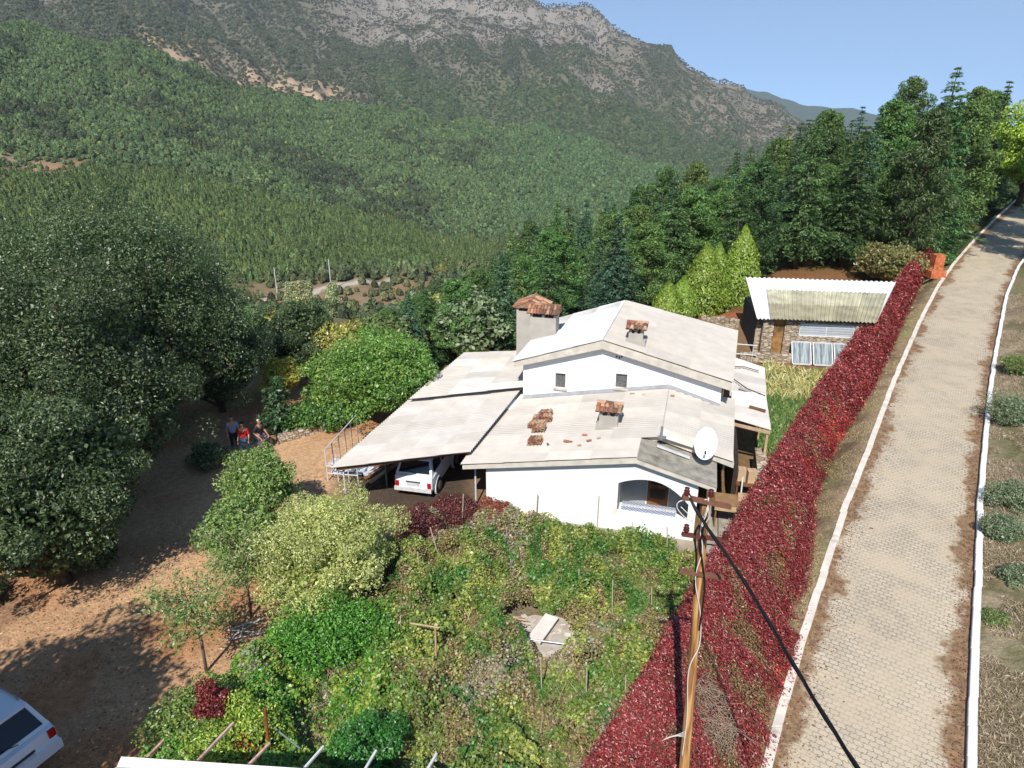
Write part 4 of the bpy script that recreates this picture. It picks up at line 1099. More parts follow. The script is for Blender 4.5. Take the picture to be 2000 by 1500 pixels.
# ------------------------------------------------------------------ stone outbuilding behind
SO = at(1483, 692, 0.8); SO = (float(SO[0]), float(SO[1]), 0.0); ST = R(9)
shed = empty('shed', SO, -ST, 'low stone outbuilding with a white corrugated roof behind the house', 'outbuilding')
def sz(w): return 3.12 + 0.19 * (w + 0.3)
k = MB()
k.box((0.0, 0, 0.3), (0.62, 0.45, 3.02)); k.box((1.25, 0.002, 0.3), (5.9, 0.4, 2.08)); k.box((1.25, 0.002, 2.08), (2.08, 0.4, 2.95)); k.box((5.2, 0.002, 2.08), (5.9, 0.4, 2.95)); k.box((2.08, 0.002, 2.86), (5.2, 0.4, 2.95))
k.box((5.5, 0.41, 0.3), (5.89, 5.0, 2.9)); k.box((0.0, 5.01, 0.3), (8.2, 5.4, 3.9)); k.box((-0.35, 0.46, 0.3), (-0.02, 5.3, 3.0))
k.build('wall', STONE, shed)
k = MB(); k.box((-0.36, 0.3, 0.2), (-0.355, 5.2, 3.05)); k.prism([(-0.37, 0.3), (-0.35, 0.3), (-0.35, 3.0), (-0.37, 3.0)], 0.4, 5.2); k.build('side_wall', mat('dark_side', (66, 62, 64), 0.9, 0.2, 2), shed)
k = MB()
corr(k, (-0.5, -0.34, sz(-0.34)), (-0.42, 5.6, sz(5.6)), (9.0, 5.75, sz(5.6)), (6.2, -0.2, sz(-0.34)), base=(0.82, 0.82, 0.82), seed=21, rows=1, var=0.01, amp=0.05, pitch=0.26)
k.build('roof', mat('white_metal_sheet', (240, 242, 242), 0.6, 0.04, 1, attr=True), shed, colattr=True)
def oldr(ci, ri, rg):
    t = rg.uniform(0.8, 1.15); return tuple(np.array([0.40, 0.36, 0.24]) * t) if ri < 0.5 else tuple(np.array([0.50, 0.47, 0.33]) * t)
k = MB()
corr(k, (0.25, -0.5, sz(-0.5) + 0.1), (0.62, 3.6, sz(3.6) + 0.1), (7.9, 3.75, sz(3.6) + 0.1), (6.15, -0.35, sz(-0.5) + 0.1), base=(0.4, 0.38, 0.3), seed=23, rows=2, odd=oldr, amp=0.045, pitch=0.24)
k.build('old_roof_sheets', mat('mossy_sheet', (150, 145, 120), 0.9, 0.3, 1.5, attr=True, dark=(112, 106, 84), dth=0.6), shed, colattr=True)
k = MB(); k.box((0.66, 0.12, 0.9), (1.22, 0.2, 2.95)); k.build('door', mat('straw_door', (158, 118, 72), 0.9, 0.4, 3, dark=(84, 66, 44), dth=0.5), shed)
k = MB(); k.box((2.1, 0.05, 2.1), (2.14, 0.12, 2.84)); k.box((5.14, 0.05, 2.1), (5.18, 0.12, 2.84)); k.box((3.6, 0.05, 2.1), (3.65, 0.12, 2.84)); k.box((2.1, 0.05, 2.84), (5.18, 0.12, 2.87)); k.box((2.1, 0.05, 2.06), (5.18, 0.12, 2.1)); w = k.build('window', mat('bright_frame', (210, 212, 212), 0.6, 0.1, 2), shed)
k = MB()
for i in range(5):
    z = 2.1 + i * 0.148; k.add([(2.14, 0.10, z), (5.14, 0.10, z), (5.14, 0.04, z + 0.13), (2.14, 0.04, z + 0.13), (2.14, 0.11, z + 0.01), (5.14, 0.11, z + 0.01), (5.14, 0.06, z + 0.14), (2.14, 0.06, z + 0.14)], [(0, 1, 2, 3), (7, 6, 5, 4), (3, 2, 6, 7), (0, 4, 5, 1)])
k.build('louvre', mat('pale_louvre', (216, 222, 226), 0.4, 0.06, 2), w)
# three glazed collectors leaning on the wall
cm, N, L, b = new_mat('collector_glass'); b.inputs['Roughness'].default_value = 0.22; set_spec(b, 0.6)
tcc = N.new('ShaderNodeTexCoord'); mp = N.new('ShaderNodeMapping'); mp.inputs['Scale'].default_value = (9, 1, 0.6); nz = N.new('ShaderNodeTexNoise'); nz.inputs['Scale'].default_value = 1.4; nz.inputs['Detail'].default_value = 4
L.new(tcc.outputs['Object'], mp.inputs[0]); L.new(mp.outputs[0], nz.inputs[0]); cr = N.new('ShaderNodeValToRGB'); cr.color_ramp.elements[0].position = 0.38; cr.color_ramp.elements[1].position = 0.66
cr.color_ramp.elements[0].color = L4((98, 108, 110)); cr.color_ramp.elements[1].color = L4((164, 174, 176)); L.new(nz.outputs[0], cr.inputs[0]); L.new(cr.outputs[0], b.inputs['Base Color'])  # glare on the glass is put into the grey streaks
def collector(u, label):
    x = SO[0] + math.cos(ST) * u - math.sin(ST) * 0.62; y = SO[1] - math.sin(ST) * u - math.cos(ST) * 0.62
    o = empty('solar_collector', (x, y, 0.72), -ST, label, 'solar panel')
    k = MB(); k.add([(-0.5, -0.55, 0.0), (0.5, -0.55, 0), (0.5, 0.35, 1.05), (-0.5, 0.35, 1.05)], [(0, 1, 2, 3)]); k.build('glass', cm, o)
    k = MB()
    for p_, q_ in (((-0.53, -0.56, 0.0), (-0.53, 0.36, 1.07)), ((0.53, -0.56, 0), (0.53, 0.36, 1.07)), ((-0.5, -0.56, 0), (0.5, -0.56, 0)), ((-0.5, 0.36, 1.07), (0.5, 0.36, 1.07))): k.bar(p_, q_, 0.06, 0.08)
    k.build('frame', METW, o)
    for sx in (-0.4, 0.4): k = MB(); k.bar((sx, 0.3, 0.0), (sx, 0.32, 0.95), 0.05); k.build('support', GALV, o)
collector(2.22, 'leftmost glazed solar collector leaning against the stone outbuilding'); collector(3.42, 'middle glazed solar collector leaning against the stone outbuilding'); collector(4.6, 'rightmost glazed solar collector, partly behind the red hedge')
# low stone walls behind the house
def swall(p, q, hgt, th, lab, z=None, m=None, n=8):
    k = MB(); p = Vector(p); q = Vector(q); d = (q - p).normalized(); nrm = Vector((-d.y, d.x)) * th / 2; rg = np.random.default_rng(int(abs(p.x * 10)) + 3)
    for i in range(n):
        a = p.lerp(q, i / n); b = p.lerp(q, (i + 1) / n); za = h1(a.x, a.y); t = hgt * (1 + 0.08 * rg.normal())
        vs = [(a.x - nrm.x, a.y - nrm.y, za - 0.4), (b.x - nrm.x, b.y - nrm.y, za - 0.4), (b.x + nrm.x, b.y + nrm.y, za - 0.4), (a.x + nrm.x, a.y + nrm.y, za - 0.4)]
        vs += [(v[0], v[1], za + t) for v in vs]
        k.add(vs, [(3, 2, 1, 0), (4, 5, 6, 7), (0, 1, 5, 4), (1, 2, 6, 5), (2, 3, 7, 6), (3, 0, 4, 7)])
    o = k.build('stone_wall', m or STONE); bv = o.modifiers.new('bevel', 'BEVEL'); bv.width = 0.04; bv.segments = 1
    return tag(o, lab, 'wall')
a_ = at(1368, 640, 1.0); b_ = at(1442, 648, 1.0); swall(a_[:2], b_[:2], 1.0, 0.4, 'low stone wall between the white roof and the outbuilding')
a_ = at(1545, 822, 1.0); b_ = at(1600, 826, 1.0); swall(a_[:2], b_[:2], 0.5, 0.45, 'short stone wall in the grass beside the red hedge', n=3)
a_ = at(1444, 700, .8); b_ = at(1545, 702, .8); swall(a_[:2], b_[:2], 0.55, 0.4, 'low rubble wall at the foot of the outbuilding pillar', n=5)
a_ = at(430, 893, 0); b_ = at(530, 865, 0); c_ = at(655, 832, 0); swall(a_[:2], b_[:2], 0.35, 0.5, 'dry stone edging beside the people in the shade', n=9); swall((b_[0] + .3, b_[1] + .1), c_[:2], 0.35, 0.5, 'dry stone edging along the sunny end of the dirt yard', n=9)
k = MB()
for z in (1.15, 1.75): k.tube([(-1.75, -1.1, z), (-0.4, -1.2, z - 0.02)], 0.035, 6)
k.tube([(-0.62, -1.15, 0.6), (-0.62, -1.15, 1.75)], 0.02, 6); o_ = k.build('pipe_rail', METW, None); o_.location = SO; o_.rotation_euler = (0, 0, -ST); tag(o_, 'white pipe rail in front of the dark side of the outbuilding', 'railing')

# ------------------------------------------------------------------ white pipe railing and clutter at the open corner of the carport
def P3(px, py, z): 
    p = at(px, py, z); return Vector((float(p[0]), float(p[1]), float(p[2])))
rl = empty('railing', (0, 0, 0), 0, 'white pipe railing at the left corner of the carport', 'railing')
A = P3(641, 940, 0.0); B = P3(700, 868, 0.0)
tops = []
k = MB()
for i in range(6):
    p = A.lerp(B, i / 5); q = MB(); q.tube([p + Vector((0, 0, -0.2)), p + Vector((0, 0, 1.5))], 0.028, 6); q.build('upright', METW, rl); 
k.tube([A + Vector((0, 0, 1.5)), B + Vector((0, 0, 1.5))], 0.03, 6); k.build('top_rail', METW, rl)
k = MB(); Cc_ = P3(700, 945, 0); 
k.tube([A + Vector((0, 0, 0.75)), Cc_ + Vector((0, 0, 0.75))], 0.028, 6); k.tube([A + Vector((0, 0, 0.4)), Cc_ + Vector((0, 0, 0.4))], 0.024, 6); k.build('low_rail', METW, rl)
for t in (0.35, 0.7, 1.0): q = MB(); p = A.lerp(Cc_, t); q.tube([p, p + Vector((0, 0, 1.35))], 0.026, 6); q.build('upright', METW, rl)
rg = np.random.default_rng(4)
k = MB()
for i in range(26):
    p = P3(690 + rg.uniform(-38, 45), 912 + rg.uniform(-14, 12), 0.2); a = rg.uniform(0, 3.14)
    k.col = tuple(lin((206, 212, 224)) if i % 3 else lin((120, 126, 140))); d = Vector((math.cos(a), math.sin(a), rg.uniform(-.2, .3))) * 0.35
    k.bar(p - d, p + d, 0.16, 0.07)
o_ = k.build('tarpaulin', mat('crumpled_tarp', (210, 214, 226), 0.5, 0.3, 6, attr=True), colattr=True); tag(o_, 'crumpled white and grey tarpaulin pieces behind the railing under the carport', 'tarpaulin')
for i, (px, py) in enumerate(((712, 935), (718, 926), (725, 934), (728, 922), (736, 928), (745, 918))):
    p = P3(px, py, 0.12); k = MB(); k.tube([p + Vector((0, 0, 0.02 * i)), p + Vector((0.55, 0.75, 0.06 + 0.02 * i))], 0.09, 9); o_ = k.build('log', WOODB, smooth=True); tag(o_, 'cut brown log stacked under the carport left of the white car', 'log', 'logs under the carport')
k = MB(); p = P3(722, 942, 0.3); k.bar(p, p + Vector((1.3, 1.5, 0.35)), 0.16, 0.08); o_ = k.build('beam', WOODL); tag(o_, 'pale squared beam leaning under the carport beside the logs', 'beam')
k = MB(); p0 = P3(758, 960, 0); q0 = P3(715, 905, 0.0); k.bar(p0 + Vector((-.1, 0.3, 0.65)), q0 + Vector((.9, .9, 0.65)), 0.06, 1.3); o_ = k.build('partition', mat('shade_board', (120, 122, 124), 0.9, 0.15, 2)); tag(o_, 'grey board partition added to darken the carport left of the white car', 'partition')  # board added to close the side and darken the carport
hz = MB(); hz.box((-5500, -5500, -560), (5500, 5500, 620)); hm = D.materials.new('haze'); hm.use_nodes = True
hn = hm.node_tree; hn.nodes.clear(); pv = hn.nodes.new('ShaderNodeVolumePrincipled'); pv.inputs['Anisotropy'].default_value = -0.2; pv.inputs['Color'].default_value = (0.80, 0.90, 1.0, 1); pv.inputs['Density'].default_value = HAZE
ho_ = hn.nodes.new('ShaderNodeOutputMaterial'); hn.links.new(pv.outputs[0], ho_.inputs['Volume'])
hzo = hz.build('haze', hm); tag(hzo, 'thin blue haze in the air over the valley', 'haze', kind='stuff')

def upto(px, py, y):
    """point where the photo's pixel meets the vertical plane at depth y"""
    d = ray(px, py); t = y / d[1]
    return Vector((d[0] * t, y, CH + d[2] * t))

# ------------------------------------------------------------------ red creeper hedge along the garden fence
HL = [at(px, py, 1.85, RS, RY) for px, py in ((1030, 1660), (1150, 1500), (1245, 1340), (1340, 1180), (1410, 1060), (1475, 955), (1560, 815), (1640, 700), (1700, 615), (1752, 548), (1818, 474))]
HR = [at(px, py, RZ + 0.2, RS, RY) for px, py in ((1430, 1660), (1488, 1500), (1528, 1360), (1562, 1200), (1580, 1080), (1594, 950), (1638, 850), (1692, 770), (1738, 680), (1776, 590), (1824, 490))]
def hedge_z(t, y, x):
    """height of the creeper surface, t = 0 at the garden side, 1 at the road side"""
    zg = RZ + RS * (y - RY)
    top = 1.85 + RS * (y - RY)
    z = top + (0.12 * np.sin(t * 3)) - (top - zg - 0.02) * ss(0.22, 1.0, t)
    return z + 0.75 * (fbm(x * 0.9, y * 0.9, 51, 4) - 0.5) + 0.26 * (fbm(x * 4, y * 4, 52, 2) - 0.5)
def hedge():
    rg = np.random.default_rng(12)
    root = empty('creeper_hedge', (float(HL[3][0]), float(HL[3][1]), 0), 0, 'long deep red creeper hedge running beside the paved road', 'hedge')
    off = np.array([root.location.x, root.location.y, 0])
    P = []; Nn = []; S = []; CC = []
    ymax = float(HL[-1][1]) - 1
    def band(y0, y1, n, size):
        y = rg.uniform(y0, y1, n); t = rg.uniform(-0.30, 1.02, n)
        a = line_at(HL, y); b = line_at(HR, y); wd = b - a
        side = t < 0
        tt = np.clip(t, 0, 1)
        x = a + tt * wd + 0.12 * rg.normal(size=n)
        z = hedge_z(tt, y, x)
        z = np.where(side, z * rg.uniform(0.05, 1, n), z) + 0.05 * rg.normal(size=n) - np.where(rg.uniform(size=n) < .3, 0.12, 0)
        bump = fbm(x * 1.3, y * 1.3, 77, 3)
        nx = np.where(side, -1.0, 0.25 + 0.5 * tt); N_ = np.stack([nx, -0.15 * np.ones(n), np.where(side, 0.3, 1.0)], 1) + rg.normal(size=(n, 3)) * 0.5
        c = pick([(130, 46, 46), (104, 38, 38), (146, 62, 60), (84, 38, 34), (182, 120, 114), (146, 38, 38), (112, 72, 54)], n, rg, 0.2, [4, 4, 3, 2, 1.2, 2, 2])  # pale pink in the palette stands in for highlights on the leaves
        n1 = fbm(x * 0.55, y * 0.55, 61, 3); n2 = fbm(x * 1.4, y * 1.4, 63, 3); n3 = fbm(x * 0.35 + 4, y * 0.35, 67, 3)
        brown = ss(0.50, 0.62, n2 * 0.6 + n1 * 0.4) * ss(0.1, 0.45, tt) * ss(34, 24, y)
        mk = rg.uniform(size=n) < brown * 0.85
        c[mk] = pick([(126, 104, 66), (104, 92, 52), (142, 116, 84), (92, 70, 48)], int(mk.sum()), rg)
        red = ss(0.46, 0.58, n3 * 0.6 + n1 * 0.4) * ss(0.35, 0.75, tt) * ss(36, 28, y)
        mk = rg.uniform(size=n) < red * 0.34
        c[mk] = pick([(196, 34, 38), (176, 28, 36), (214, 70, 60)], int(mk.sum()), rg)
        bx, by = float(BARE[0]), float(BARE[1])
        bd = np.hypot((x - bx) / 0.5, (y - by) / 0.85) + 0.5 * (n2 - 0.5)
        keep = (bd > 1) | (rg.uniform(size=n) < 0.10)
        P.append(np.stack([x, y, z], 1)[keep]); Nn.append(N_[keep]); S.append(np.full(n, size)[keep]); CC.append(c[keep])
    band(7, 14, 90000, 0.066); band(14, 21, 90000, 0.072); band(21, 30, 70000, 0.092); band(30, 45, 56000, 0.13); band(45, ymax, 40000, 0.2)
    P = np.concatenate(P) - off; Nn = np.concatenate(Nn); S = np.concatenate(S); CC = np.concatenate(CC)
    T = np.array([0.5, -0.35, -0.6]) + 0.0 * P
    V = leaves(P, Nn, S, 0.42, tdir=T, rg=rg)
    link(D.objects.new('foliage', quad_mesh('foliage', V, CC, LEAFH)), root)
    # woody mass under the leaves
    ys = np.arange(7, ymax, 0.35); k = MB(); nt_ = 9
    for y in ys:
        a = float(line_at(HL, y)); b = float(line_at(HR, y))
        for j in range(nt_):
            t = j / (nt_ - 1); x = a + (b - a) * t * 0.96 + 0.04
            z = float(hedge_z(np.array([t]), np.array([y]), np.array([x]))[0]) - 0.2
            k.v.append((x - off[0], y - off[1], z))
        k.v.append((a + 0.05 - off[0], y - off[1], -0.3))
    m_ = nt_ + 1
    for i in range(len(ys) - 1):
        for j in range(nt_ - 1): k.f.append((i * m_ + j, i * m_ + j + 1, (i + 1) * m_ + j + 1, (i + 1) * m_ + j)); k.c.append((1, 1, 1))
        k.f.append((i * m_ + nt_, i * m_, (i + 1) * m_, (i + 1) * m_ + nt_)); k.c.append((1, 1, 1))
    k.build('woody_mass', mat('dry_stems', (98, 74, 60), 0.95, 0.5, 7, dark=(60, 38, 34), dth=0.5, bump=0.8), root, smooth=True)
    # tangled bare twigs where the leaves have gone
    k = MB(); bx, by = float(BARE[0]), float(BARE[1])
    for i in range(260):
        r_ = rg.uniform(0, 1) ** 0.5; a = rg.uniform(0, 6.28); x = bx + 0.5 * r_ * math.cos(a); y = by + 0.85 * r_ * math.sin(a)
        xl, xr = float(line_at(HL, y)), float(line_at(HR, y)); t = (x - xl) / (xr - xl)
        z = float(hedge_z(np.array([t]), np.array([y]), np.array([x]))[0]) - 0.16
        d = np.array([0.35 * rg.normal() + 0.2, 0.5 * rg.normal(), 0.08 * rg.normal()]) * 0.5
        c_ = np.array([x, y, z]) - off
        k.tube([tuple(c_ - d), tuple(c_ + np.array([0, 0, 0.06])), tuple(c_ + d + rg.normal(size=3) * 0.05)], 0.006, 4, cap=False)
    k.build('twig', mat('dry_twig', (150, 132, 112), 0.9, 0.3, 8), root)
LEAFH = leaf_mat('creeper_leaf', 0.12, 0.07, 0.0)
BARE = at(1395, 1420, 1.0)
hedge()

# ------------------------------------------------------------------ garden of berry canes and weeds below the house
GP = [at(px, py, 0.45)[:2] for px, py in ((150, 1660), (280, 1510), (350, 1420), (420, 1330), (470, 1290), (530, 1230), (620, 1200), (700, 1110), (760, 1075), (800, 1030), (860, 1010), (960, 1010), (1100, 1040), (1370, 1080), (1345, 1185), (1245, 1345), (1155, 1505), (1030, 1690))]
CLR = at(1048, 1238, 0.2)
def garden():
    rg = np.random.default_rng(21)
    n = 760000
    x = rg.uniform(-12, 6.6, n); y = rg.uniform(8.5, 24.2, n)
    ok = inpoly(x + 0.25 * (fbm(x * 2, y * 2, 90) - .5), y, GP)
    cd = np.hypot((x - CLR[0]) / 1.05, (y - CLR[1]) / 0.95) + 0.5 * (fbm(x * 2, y * 2, 91, 3) - 0.5)
    hb = 0.12 + 1.0 * ss(0.25, 0.75, fbm(x * 0.9, y * 0.9, 71, 4)) + 0.25 * (fbm(x * 3, y * 3, 72, 2))
    gap = fbm(x * 1.5 + 9, y * 1.5, 73, 3)
    bare = ss(0.62, 0.68, gap) * 0.8
    pth = seg_dist(x, y, [tuple(at(690, 1150, .2)[:2]), tuple(at(700, 1250, .2)[:2]), tuple(at(640, 1330, .2)[:2]), tuple(at(600, 1440, .2)[:2])])
    thin = ss(0.75, 0.25, pth + 0.6 * (fbm(x * 1.7, y * 1.7, 95, 2) - .5)) * 0.93
    ok &= (cd > 1) & (rg.uniform(size=n) > bare) & (rg.uniform(size=n) > thin)
    x, y, hb, gap = x[ok], y[ok], hb[ok], gap[ok]; n = len(x)
    z = h(x, y) + hb * rg.uniform(0.25, 1.0, n) ** 0.45
    N_ = rg.normal(size=(n, 3)) * 0.55 + np.array([0, -0.1, 1.0])
    g1 = fbm(x * 0.55, y * 0.55, 81, 4); g2 = fbm(x * 1.3, y * 1.3, 82, 4); g3 = fbm(x * 2.6, y * 2.6, 83, 3)
    c = pick([(104, 124, 56), (88, 112, 46), (122, 134, 66), (74, 98, 42)], n, rg, 0.2)
    def over(mask, cols, pr):
        m_ = rg.uniform(size=n) < mask * pr
        c[m_] = pick(cols, int(m_.sum()), rg, 0.2)
    over(ss(0.52, 0.64, g2), [(150, 156, 76), (138, 148, 66), (160, 158, 88)], 0.55)
    over(ss(0.48, 0.60, g3 * 0.5 + g1 * 0.5), [(138, 122, 84), (122, 104, 72), (156, 140, 104), (108, 96, 62)], 0.75)
    over(ss(0.40, 0.30, g2), [(64, 108, 42), (54, 92, 38), (76, 122, 50)], 0.8)
    lush = ss(-2.6, -4.2, x) * ss(17.5, 16.5, y) 
    over(lush, [(66, 120, 40), (86, 138, 48), (56, 102, 38), (112, 146, 56)], 0.8)
    over(lush * ss(0.5, 0.6, g2), [(142, 154, 64), (124, 142, 54)], 0.5)
    over(ss(0.62, 0.70, g1), [(150, 144, 128), (132, 124, 108)], 0.45)
    V = leaves(np.stack([x, y, z], 1), N_, np.where(g3 > 0.5, 0.070, 0.092) * rg.uniform(0.7, 1.35, n), 0.72, rg=rg)
    o = link(D.objects.new('garden_plants', quad_mesh('garden_plants', V, c, LEAF)))
    tag(o, 'tangled green, yellow and brown berry canes and weeds filling the garden', 'plants', kind='stuff')
garden()
def blades(name, n, region, cols, hgt, label, seed=1, size=0.14, lean=0.6, asp=0.09):
    rg = np.random.default_rng(seed)
    x, y = region(rg, n); n = len(x)
    z = h(x, y); s = size * rg.uniform(0.5, 1.5, n)
    T = rg.normal(size=(n, 3)) * lean + np.array([0, 0, 1.0])
    N_ = rg.normal(size=(n, 3)) + np.array([0, -0.8, 0.6])
    V = leaves(np.stack([x, y, z + s * 0.35], 1), N_, s * hgt, asp, tdir=T * 2, rg=rg)
    o = link(D.objects.new(name, quad_mesh(name, V, pick(cols, n, rg, 0.2), LEAF)))
    return tag(o, label, 'grass', kind='stuff')
def reg_bank(rg, n):
    y = 8 + 42 * rg.uniform(size=n) ** 1.5; x = line_at(KR, y) + 0.3 + 9 * rg.uniform(size=n) ** 1.3
    k = fbm(x * 0.8, y * 0.8, 15, 3) > 0.42
    return x[k], y[k]
blades('dry_grass', 200000, reg_bank, [(158, 142, 118), (136, 122, 98), (176, 162, 136), (120, 112, 78)], 1.3, 'dry grey-brown grass on the bank right of the road', 2, 0.11, 1.0)
def reg_verge(rg, n):
    y = 8 + 50 * rg.uniform(size=n) ** 1.4; a = line_at(HR, y); b = line_at(KL, y) - 0.3; x = a + (b - a) * rg.uniform(size=n)
    k = (b > a + 0.1) & (fbm(x * 1.2, y * 1.2, 16, 3) > 0.45); return x[k], y[k]
blades('verge_grass', 60000, reg_verge, [(160, 138, 108), (138, 118, 90), (150, 150, 104)], 1.0, 'short dry grass on the strip between red hedge and kerb', 3, 0.09, 1.2)
YG = [at(px, py, 0.8)[:2] for px, py in ((1490, 705), (1560, 720), (1690, 722), (1560, 880), (1500, 960), (1480, 830), (1502, 780))]
def reg_yard(rg, n):
    x = rg.uniform(9, 23, n); y = rg.uniform(23, 42, n); k = inpoly(x, y, YG); return x[k], y[k]
blades('yard_grass', 120000, reg_yard, [(78, 118, 52), (98, 130, 60), (64, 98, 42), (130, 136, 78)], 1.6, 'green grass growing between the house and the red hedge', 4, 0.20, 0.8)
def reg_yard2(rg, n):
    x, y = reg_yard(rg, n); k = (y > 35.5 - 2 * fbm(x, y, 3)); return x[k], y[k]
blades('tall_dry_grass', 50000, reg_yard2, [(176, 166, 112), (160, 152, 98), (192, 182, 132)], 2.4, 'tall straw-coloured grass in front of the stone outbuilding', 5, 0.24, 0.5)
def reg_path(rg, n):
    p = [at(690, 1150, .2)[:2], at(700, 1250, .2)[:2], at(640, 1330, .2)[:2], at(600, 1440, .2)[:2], at(560, 1500, .2)[:2]]
    i = rg.integers(0, 4, n); t = rg.uniform(size=n); p = np.array(p); q = p[i] * (1 - t)[:, None] + p[i + 1] * t[:, None] + rg.normal(size=(n, 2)) * 0.35
    return q[:, 0], q[:, 1]
blades('straw_grass', 16000, reg_path, [(150, 146, 108), (172, 166, 134), (118, 128, 76), (140, 130, 110)], 1.8, 'matted pale grass along the narrow track through the garden', 6, 0.16, 1.0)
def reg_garden(rg, n):
    x = rg.uniform(-9, 6.6, n); y = rg.uniform(9, 23.5, n); k = inpoly(x, y, GP) & (np.hypot(x - CLR[0], y - CLR[1]) > 1.3); return x[k], y[k]
o_ = blades('dry_canes', 6500, reg_garden, [(150, 132, 104), (128, 112, 84), (172, 158, 130), (110, 98, 66)], 1.25, 'thin dry canes sticking up among the garden plants', 9, 0.62, 0.5, 0.016)
o_['category'] = 'plants'
def litter(name, n, region, cols, label, seed, size=0.05):
    rg = np.random.default_rng(seed); x, y = region(rg, n); n = len(x); z = h(x, y) + 0.012
    V = leaves(np.stack([x, y, z], 1), np.array([0, 0, 1.0]) + rg.normal(size=(n, 3)) * 0.25, size * rg.uniform(0.5, 1.6, n), 0.6, rg=rg)
    o = link(D.objects.new(name, quad_mesh(name, V, pick(cols, n, rg, 0.25), LEAF))); tag(o, label, 'leaf litter', kind='stuff')
def reg_dirt(rg, n):
    x = rg.uniform(-24, -5.5, n); y = rg.uniform(9, 36, n); k = (fbm(x * 0.5, y * 0.5, 44, 3) > 0.44) & ~inpoly(x, y, GP); return x[k], y[k]
litter('leaf_litter', 42000, reg_dirt, [(150, 116, 84), (116, 88, 62), (190, 156, 116), (96, 84, 58)], 'dead leaves and small stones strewn over the dirt yard', 10, 0.055)
def reg_road(rg, n):
    y = 8 + 70 * rg.uniform(size=n) ** 1.4; s_ = rg.integers(0, 2, n); d_ = np.abs(rg.normal(size=n)) * 0.45
    x = np.where(s_ == 0, line_at(KL, y) + 0.05 + d_, line_at(KR, y) - 0.05 - d_ * 0.7); return x, y
_h = h
h = lambda x, y: RZ + RS * (np.asarray(y) - RY)
litter('fallen_leaves', 9000, reg_road, [(120, 88, 60), (96, 70, 50), (150, 116, 84), (110, 60, 50)], 'fallen leaves and crumbs of earth along both road edges', 11, 0.05)
h = _h
# clearing with the rusted door
k = MB(); rg = np.random.default_rng(8)
ang = np.linspace(0, 6.283, 61)[:-1]; rr = 1.15 + 0.9 * (fbm(3 + 1.2 * np.cos(ang), 3 + 1.2 * np.sin(ang), 7, 4) - 0.5)
k.poly([(CLR[0] + r_ * math.cos(a), CLR[1] + 0.9 * r_ * math.sin(a) * 1.0, h1(CLR[0], CLR[1]) + 0.05) for a, r_ in zip(ang, rr)])
o_ = k.build('bare_earth', mat('ash_ground', (184, 172, 158), 0.95, 0.25, 4, dark=(132, 118, 104))); tag(o_, kind='structure')
k = MB(); a_ = P3(1078, 1203, 0.3); b_ = P3(1042, 1252, 0.3); k.bar(a_, b_, 0.44, 0.04); o_ = k.build('panel', mat('rusted_panel', (226, 216, 204), 0.7, 0.1, 3, dark=(190, 120, 76), dth=0.62)); o_['label'] = 'white panel with rust patches lying in the bare clearing'; o_['category'] = 'panel'
k = MB(); k.tube([P3(966, 1240, 0.35), P3(1138, 1262, 0.35)], 0.025, 6); o_ = k.build('pipe', GALV); tag(o_, 'long grey pipe lying across the bare clearing below the rusty panel', 'pipe')
for i in range(14):
    p = P3(1015 + rg.uniform(-22, 18), 1215 + rg.uniform(-14, 22), 0.3); a = rg.uniform(-.5, .5); k = MB(); d = Vector((math.cos(a), math.sin(a), 0)) * 0.28; k.tube([p - d, p + d], 0.012, 5)
    o_ = k.build('stick', WOODL); tag(o_, 'dry stick lying in the bare clearing left of the rusty panel', 'stick', 'sticks in the clearing')

k = MB()
for i in range(60):
    a = rg.uniform(0, 6.28); r_ = 1.15 * rg.uniform() ** 0.5; x_, y_ = CLR[0] + r_ * math.cos(a), CLR[1] + 0.9 * r_ * math.sin(a); w_ = rg.uniform(0.04, 0.13); z_ = h1(x_, y_) + 0.05
    M_ = Matrix.Translation((x_, y_, z_)) @ Matrix.Rotation(rg.uniform(0, 3), 4, 'Z') @ Matrix.Rotation(rg.normal() * 0.25, 4, 'X'); k.box((-w_, -w_ * 0.6, -0.02), (w_, w_ * 0.6, 0.035), M_)
o_ = k.build('rubble', mat('broken_screed', (198, 188, 174), 0.95, 0.3, 6)); tag(o_, 'pale broken screed and rubble around the rusty panel in the clearing', 'rubble', kind='stuff')
